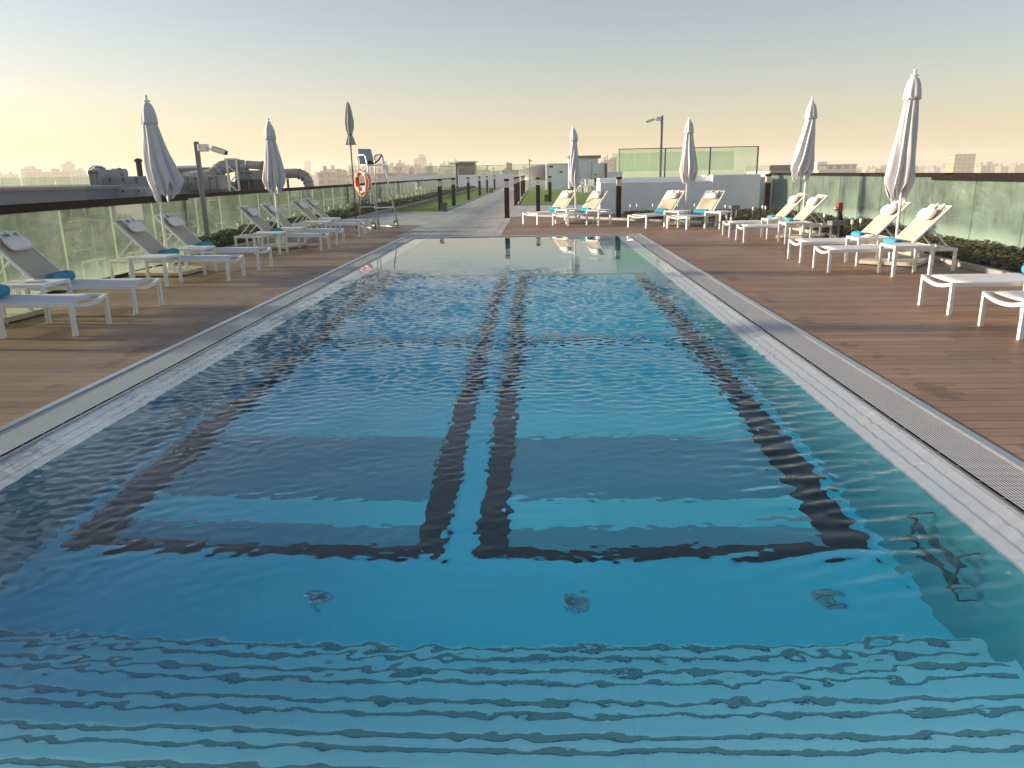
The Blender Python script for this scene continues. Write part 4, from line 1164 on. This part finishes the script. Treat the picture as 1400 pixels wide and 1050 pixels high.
# ------------------------------------------------------------------ the neighbouring roof, left
def nbr():
    root = empty('neighbour_building', (-40, 48, 0)); tag(root, 'neighbouring building with grey blue parapet beyond the left glass', 'building')
    Y = 26.0
    a, c = at(-330, 262, Y), at(116, 257, Y)
    zt = at(60, 257, Y).z
    MB().box(((a.x + c.x) / 2 + 40, Y + 8 - 48, (zt - 18) / 2), (c.x - a.x, 16, zt + 18)).build('wall', simple('grey blue render', (0.12, 0.155, 0.20), 0.8, var=0.08, vs=0.4), root)
    MB().box(((a.x + c.x) / 2 + 40, Y + 8 - 48, zt - 0.02), (c.x - a.x + 0.2, 16.2, 0.10)).build('roof', grey_metal, root)
    z2 = at(60, 240.5, Y + 0.5).z
    n = 18; x0 = a.x; x1 = at(122, 250, Y + 0.5).x
    for i in range(n):
        p = (x1 - x0) / n
        MB().box((x0 + p * (i + 0.5) + 40, Y + 0.6 - 48, (z2 + zt) / 2), (p - 0.03, 0.02, z2 - zt - 0.08)).build('glass_pane', glass_m, root)
    # lower roof deck between the buildings
    lr = sheet('plant_roof', [(-60, -8.2, -12, 120)], -3.6, roof_grey); struct(lr, 'grey plant roof below the left glass balustrade', 'roof')
    # cladded boxes
    def plant_box(nm, label, u0, u1, v0, v1, Y, dep, mat, zlow=-3.6, ribs=0, cat='plant box'):
        e = empty(nm); tag(e, label, cat)
        p, q = at(u0, v0, Y), at(u1, v0, Y)
        zt_ = (p.z + q.z) / 2
        z0 = zlow if v1 is None else at((u0 + u1) / 2, v1, Y).z
        MB().box(((p.x + q.x) / 2, Y + dep / 2, (zt_ + z0) / 2), (q.x - p.x, dep, zt_ - z0)).build('casing', mat, e, bevel=0.03)
        r = MB()
        for i in range(max(2, ribs)):
            x = p.x + (q.x - p.x) * (i + 0.5) / max(2, ribs)
            r.box((x, Y - 0.015, (zt_ + z0) / 2), (0.05, 0.05, zt_ - z0 - 0.06))
        r.build('seam', grey_metal, e)
        r = MB()
        for i in range(4):
            r.box((p.x + (q.x - p.x) * (i + 0.5) / 4, Y - 0.02, zt_ - 0.12), (0.06, 0.05, 0.06))
        r.build('bolt', black_plastic, e)
        return e
    blue_c = simple('blue grey cladding', (0.24, 0.27, 0.31), 0.55, 0.2, var=0.15, vs=0.8)
    plant_box('plant_cabinet', 'tall blue grey plant cabinet at the end of the neighbouring glass', 119, 134, 232, None, 30, 1.6, blue_c, cat='plant cabinet')
    plant_box('plant_cabinet', 'wide blue grey plant cabinet with dark bolts behind the left umbrella', 141, 213, 241, None, 30.5, 2, blue_c, ribs=4, cat='plant cabinet')
    plant_box('plant_cabinet', 'low stepped blue grey cabinet just above the left rail', 114, 200, 257, None, 28, 1.5, blue_c, ribs=3, cat='plant cabinet')
    # ducts
    def duct(label, pts, w, h, mat=duct_metal, flanges=6):
        e = empty('air_duct'); tag(e, label, 'air duct', 'ducts on the plant roof')
        r = [w / 2] * len(pts)
        MB().tube(pts, r, 10).build('duct_run', mat, e)
        fl = MB()
        for a_, b_ in zip(pts, pts[1:]):
            a_, b_ = Vector(a_), Vector(b_)
            k = max(1, int((b_ - a_).length / 1.2))
            for i in range(k):
                c_ = a_.lerp(b_, (i + 0.5) / k); d_ = (b_ - a_).normalized()
                fl.tube([c_ - d_ * 0.02, c_ + d_ * 0.02], w / 2 + 0.035, 10)
        fl.build('flange', grey_metal, e)
        lg = MB()
        for t_ in (0.15, 0.5, 0.85):
            i = t_ * (len(pts) - 1); j = int(i); c_ = Vector(pts[j]).lerp(Vector(pts[min(j + 1, len(pts) - 1)]), i - j)
            lg.box((c_.x, c_.y, (c_.z - w / 2 - 3.6) / 2), (0.10, 0.10, max(0.1, c_.z - w / 2 + 3.6)))
        lg.build('support', grey_metal, e)
        return e
    def A(u, v, Y): return tuple(at(u, v, Y))
    duct('rounded grey duct end beside the tall plant cabinet', [A(134, 240, 31.0), A(137, 236, 31.4), A(128, 237, 32.5)], 0.55, 0.5)
    duct('curved grey duct behind the wide plant cabinet', [A(149, 255, 33), A(150, 241, 33.0), A(156, 237, 33.0), A(172, 237.5, 33.0)], 0.42, 0.4)
    plant_box('duct_housing', 'long weathered grey duct housing between left umbrella and lattice mast', 212, 300, 240.5, 260, 34, 1.2, duct_metal, ribs=9, cat='duct housing')
    duct('fat elbow duct bending up behind the lamp post', [A(262, 243, 36), A(290, 240, 36), A(296, 236, 36.2), A(303, 229, 36.4), A(318, 226, 36.6), A(334, 228, 36.8)], 0.62, 0.6)
    duct('dark slanting duct right of the lattice mast', [A(330, 232, 38), A(338, 225, 38), A(380, 228, 38)], 0.40, 0.4)
    duct('arched grey duct curving down right of the second left umbrella', [A(355, 238, 40), A(405, 237, 40), A(414, 239, 40), A(420, 245, 40), A(423, 254, 40), A(424, 285, 40)], 0.50, 0.5)
    # round roof unit
    # lattice mast
    p = at(316, 218, 33)
    lm = empty('lattice_mast', (p.x, 33, -3.6), 0.3); tag(lm, 'square grey lattice mast standing among the ducts', 'mast')
    H_ = p.z + 3.6; ww = 0.19
    for sx in (-1, 1):
        for sy in (-1, 1): MB().box((sx * ww, sy * ww, H_ / 2), (0.06, 0.06, H_)).build('leg', alu, lm)
    br = MB(); k = 0; z = 0.0
    while z < H_ - 0.38:
        for s in (-1, 1):
            a_, b_ = (-ww, ww) if k % 2 else (ww, -ww)
            br.bar((a_, s * ww, z), (b_, s * ww, z + 0.38), 0.05, 0.03); br.bar((s * ww, a_, z), (s * ww, b_, z + 0.38), 0.05, 0.03)
        z += 0.38; k += 1
    br.build('bracing', alu, lm)
    MB().box((0, 0, H_ + 0.02), (0.5, 0.5, 0.05)).build('cap', alu, lm)
    plant_box('water_tank', 'dark glass fronted tank between mast and second left umbrella', 323, 344, 233, 246, 36, 1.4, mk_facade('greenish panel', (0.16, 0.22, 0.22), (0.10, 0.15, 0.15), 0.6, 2.0), cat='tank')
    plant_box('plant_cabinet', 'black plant cabinet under the tank beside the mast', 321, 346, 246, None, 36, 1.5, black_plastic, cat='plant cabinet')
    # slim chimney pipe beside umbrella
    p = at(189, 220, 34)
    ch = empty('vent_pipe', (p.x, 34, -3.6)); tag(ch, 'thin dark vent pipe sticking up beside the left umbrella', 'vent pipe')
    MB().tube([(0, 0, 0), (0, 0, p.z + 3.6)], 0.12, 10).build('pipe', dark_metal, ch)
    MB().lathe([(0.12, 0), (0.17, 0.02), (0.17, 0.10), (0.05, 0.16)], 12, (0, 0, p.z + 3.55)).build('cowl', dark_metal, ch)
    # overhead pipe gantry
    a_, b_ = at(240, 232, 44), at(290, 231, 44)
    g = empty('pipe_gantry', (0, 0, 0)); tag(g, 'low pipe gantry seen above the horizontal duct', 'gantry')
    MB().tube([a_, b_], 0.10, 8).build('pipe', grey_metal, g)
    for t_ in (0.1, 0.5, 0.9):
        c_ = a_.lerp(b_, t_); MB().box((c_.x, c_.y, (c_.z - 3.6) / 2), (0.2, 0.2, c_.z + 3.6)).build('support', grey_metal, g)
    q = at(254, 234, 44); MB().box((q.x, 44.4, q.z - 0.2), (1.0, 0.6, 1.0)).build('fan_unit', pale_wall, g)
    # condensers on the plant roof seen through the glass
    cu = empty('condenser_unit')
    MB().box((0, 0, 0.55), (1.2, 0.8, 1.1)).build('casing', pale_wall, cu, bevel=0.02)
    MB().lathe([(0.40, 1.10), (0.40, 1.14), (0.34, 1.15)], 18).build('fan_grille', dark_metal, cu)
    CU = Proto(cu); rr = random.Random(8)
    for i in range(22):
        CU.place((-15.5 - (i % 3) * 2.6 + rr.uniform(-0.4, 0.4), 20 + (i // 3) * 4.5 + rr.uniform(-0.7, 0.7), -3.6), rr.choice((0, PI / 2)), 'pale condenser unit on the plant roof seen through the left glass', 'condenser unit', 'condenser units on the plant roof')
nbr()

# ------------------------------------------------------------------ the city
GZ = -30.0
ground = MB().poly([(-3000, -700, GZ), (3000, -700, GZ), (3000, 3200, GZ), (-3000, 3200, GZ)]).build('ground', simple('dusty city ground', (0.30, 0.26, 0.21), 0.95, var=0.35, vs=0.01, dirt=((0.10, 0.11, 0.08), 0.02, 0.6)))
struct(ground, 'dusty flat city ground far below the terrace', 'ground')
own = MB().box((0.4, 45, (GZ - 1.6) / 2), (17.2, 150, -GZ - 1.6)).build('hotel_building', white_wall)
tag(own, 'the white hotel building carrying the roof terrace', 'building')

def block(x, y, w, d, top, mat, label, group=None, rz=0.0, name='apartment_block', plant=True):
    e = empty(name, (x, y, GZ), rz); tag(e, label, 'building', group)
    h = top - GZ
    MB().box((0, 0, h / 2), (w, d, h)).build('walls', mat, e)
    rf = MB().box((0, 0, h + 0.4), (w + 0.4, d + 0.4, 0.8)).build('roof', roof_grey, e)
    rr = random.Random(int(x * 7 + y))
    for i in range(rr.randint(1, 3) if plant else 0):
        MB().box((rr.uniform(-0.3, 0.3) * w, rr.uniform(-0.3, 0.3) * d, h + 0.8 + 1.3), (rr.uniform(0.12, 0.3) * w, rr.uniform(0.15, 0.3) * d, 2.6 + rr.random() * 2)).build('roof_plant', mat, rf)
    return e
def skyblock(u0, u1, v, Y, mat, label, group=None, rz=0.0, name='apartment_block', dep=None, plant=True):
    a, c = at(u0, v, Y), at(u1, v, Y)
    return block((a.x + c.x) / 2, Y, c.x - a.x, dep or min(40, max(14, (c.x - a.x) * 0.8)), (a.z + c.z) / 2, mat, label, group, rz, name, plant)
SKY = 'hazy apartment blocks along the left skyline'
SL = 'hazy grey apartment block in the skyline left of the path'
rk = random.Random(11)
u = 428
while u < 632:
    wd = rk.uniform(6, 17)
    Y = rk.uniform(650, 1250)
    v = rk.uniform(225, 238) + (3 if u < 470 else 0)
    if not (566 < u < 584 or 505 < u < 512):
        skyblock(u, u + wd, v, Y, facades[rk.randrange(4)], SL, SKY)
    u += wd * rk.uniform(0.6, 1.0)
u = 498
while u < 634:
    wd = rk.uniform(4, 10); Y = rk.uniform(800, 1150)
    if not (564 < u < 584):
        skyblock(u, u + wd, rk.uniform(224, 233), Y, facades[rk.randrange(4)], SL, SKY)
    u += wd * rk.uniform(0.8, 1.5)
u = 440
while u < 740:
    wd = rk.uniform(8, 22); Y = rk.uniform(350, 620)
    skyblock(u, u + wd, rk.uniform(237, 244) - (3 if u > 640 else 0), Y, facades[rk.randrange(4)], 'low hazy building in front of the left skyline', 'low hazy buildings before the skyline')
    u += wd * rk.uniform(0.9, 1.6)
u = 632
while u < 780:
    wd = rk.uniform(5, 12); Y = rk.uniform(900, 1500)
    skyblock(u, u + wd, rk.uniform(229, 236), Y, facades[rk.randrange(4)], 'pale far off block above the parapet wall at the path end', 'far blocks beyond the path end')
    u += wd * rk.uniform(0.9, 1.8)
# towers that stand out
e = skyblock(567, 582, 218, 1000, facades[1], 'tallest rounded top tower in the hazy skyline left of the path', name='tower_block')
a = at(575, 218, 1000)
MB().lathe([(7.4, 0), (7.2, 2.0), (6.0, 4.0), (3.5, 5.4), (0.5, 5.9)], 18, (0, 0, a.z - GZ + 0.8)).build('dome', facades[1], e, smooth=True)
a = at(562, 226, 1010); MB().box((-11, 0, (a.z - GZ) / 2), (8, 16, a.z - GZ)).build('wing', facades[1], e)
e = skyblock(417, 423, 222, 1300, facades[1], 'slim pale tower with a spire in the skyline left of the lifeguard chair', name='tower_block')
MB().tube([(2, 0, at(420, 222, 1300).z - GZ), (2, 0, at(420, 217, 1300).z - GZ)], 0.5, 6).build('spire', facades[1], e)
skyblock(512, 518, 216, 1050, facades[0], 'narrow hazy tower right of the lifeguard seat', name='tower_block')
e = skyblock(619, 625, 221, 1100, facades[1], 'narrow hazy tower left of the dark roof hatch', name='tower_block')
skyblock(521, 538, 240, 320, facades[3], 'dark flat roofed block just behind the lifeguard ladder', name='flat_roof_block')
skyblock(505, 512, 240, 420, orange_facade, 'small orange block between the lifeguard chair legs', name='flat_roof_block')
skyblock(33, 52, 232, 900, facades[1], 'very pale sloped block at the far left skyline', name='flat_roof_block')
skyblock(45, 85, 236, 820, facades[0], 'wide pale hazy block at the far left skyline', name='flat_roof_block')
e = skyblock(88, 98, 225, 1000, facades[1], 'pale round topped tower at the far left skyline', name='tower_block')
MB().lathe([(5, 0), (4.5, 1.8), (2, 3), (0.3, 3.3)], 16, (0, 0, at(93, 225, 1000).z - GZ + 0.8)).build('dome', facades[1], e, smooth=True)
for i, (u0, u1, v) in enumerate(((101, 106, 235.5), (106, 112, 234), (112, 118, 236), (4, 20, 239), (-30, -5, 236))):
    skyblock(u0, u1, v, 950, facades[1], 'very pale low block in the far left skyline haze', 'pale blocks in the far left haze')
# right skyline
u = 1038
while u < 1500:
    wd = rk.uniform(4, 15); Y = rk.uniform(800, 1600)
    hz = 236 - 0.019 * (u - 737)
    skyblock(u, u + wd, hz - rk.uniform(-5.5, -0.5), Y, facades[rk.randrange(4)], 'low hazy block on the flat right skyline', 'low hazy blocks along the right skyline')
    u += wd * rk.uniform(0.5, 1.0)
skyblock(1300, 1328, 212, 700, orange_facade, 'sand orange block rising above the right skyline', name='tower_block', plant=False)
e = skyblock(1113, 1163, 227, 420, facades[1], 'white and blue flat building above the right rail', name='flat_roof_block', plant=False)
a = at(1125, 224, 420); MB().box((-8, -5, a.z - GZ - 1.0), (5, 5, 4)).build('stair_tower', pale_wall, e)
a = at(1062, 232, 120); skyblock(1036, 1085, 233, 130, roof_pale, 'long dark warehouse with a pale roof right of the raised glass', name='warehouse', plant=False)
# raised glass background, seen through the screen
for (u0, u1, v) in ((828, 834, 216), (834, 842, 213), (820, 828, 219)):
    skyblock(u0, u1, v + 4, 620, facades[0], 'pale hazy tower just left of the raised glass screen', 'pale towers beside the raised glass screen')
# town below the right glass
rk = random.Random(23)
N_ = 0
for i in range(60):
    Y = rk.uniform(60, 520); az = rk.uniform(12, 52)
    x = 14 + Y * math.tan(R_(az)) * 0.9
    if x > 480: continue
    w_, d_ = rk.uniform(14, 40), rk.uniform(12, 30)
    top = GZ + rk.choice((6, 8, 9, 12, 15, 18))
    block(x, Y, w_, d_, top, rk.choice([facades[0], facades[1], facades[2], facades[3], stripe_facade]), 'low town building far below, seen through the right glass', 'town buildings below the right glass', rk.uniform(-0.3, 0.3), 'town_building')
e = block(66, 64, 30, 18, -5.5, stripe_facade, 'beige office block with dark window bands seen through the right glass', None, R_(-25), 'office_block')
e = block(44, 92, 24, 16, -9, stripe_facade, 'beige banded block behind the tallest right umbrella', None, R_(-15), 'office_block')
# town on the left beyond the plant roof
for i in range(36):
    Y = rk.uniform(90, 420); x = -62 - rk.uniform(0, 1.0) * Y * 0.8
    block(x, Y, rk.uniform(14, 36), rk.uniform(12, 30), GZ + rk.choice((8, 10, 14, 18, 22)), rk.choice(facades), 'low town building below, seen past the left plant roof', 'town buildings beyond the plant roof', rk.uniform(-0.3, 0.3), 'town_building')
for i in range(26):
    Y = rk.uniform(130, 420); x = rk.uniform(-0.22, 0.02) * Y - 6
    block(x, Y, rk.uniform(14, 30), rk.uniform(12, 24), GZ + rk.choice((8, 12, 18, 22, 26)), rk.choice(facades), 'low town building below, beyond the far end of the terrace', 'town buildings beyond the terrace end', rk.uniform(-0.3, 0.3), 'town_building')

# ------------------------------------------------------------------ air
def mk_haze():
    m, t, b = nt('hazy air')
    t.nodes.remove(b)
    v = node(t, 'ShaderNodeVolumePrincipled')
    v.inputs['Color'].default_value = (0.96, 0.91, 0.80, 1)
    v.inputs['Density'].default_value = HAZE_D
    v.inputs['Anisotropy'].default_value = 0.1
    t.links.new(v.outputs[0], t.nodes['Material Output'].inputs['Volume'])
    return m
HAZE_D = 0.00085
hz = MB().box((0, 1250, 3.0), (6020, 3920, 68)).build('haze', mk_haze())
hz['kind'] = 'stuff'; hz['label'] = 'thin dusty haze over the city'; hz['category'] = 'haze'
hz.display_type = 'WIRE'
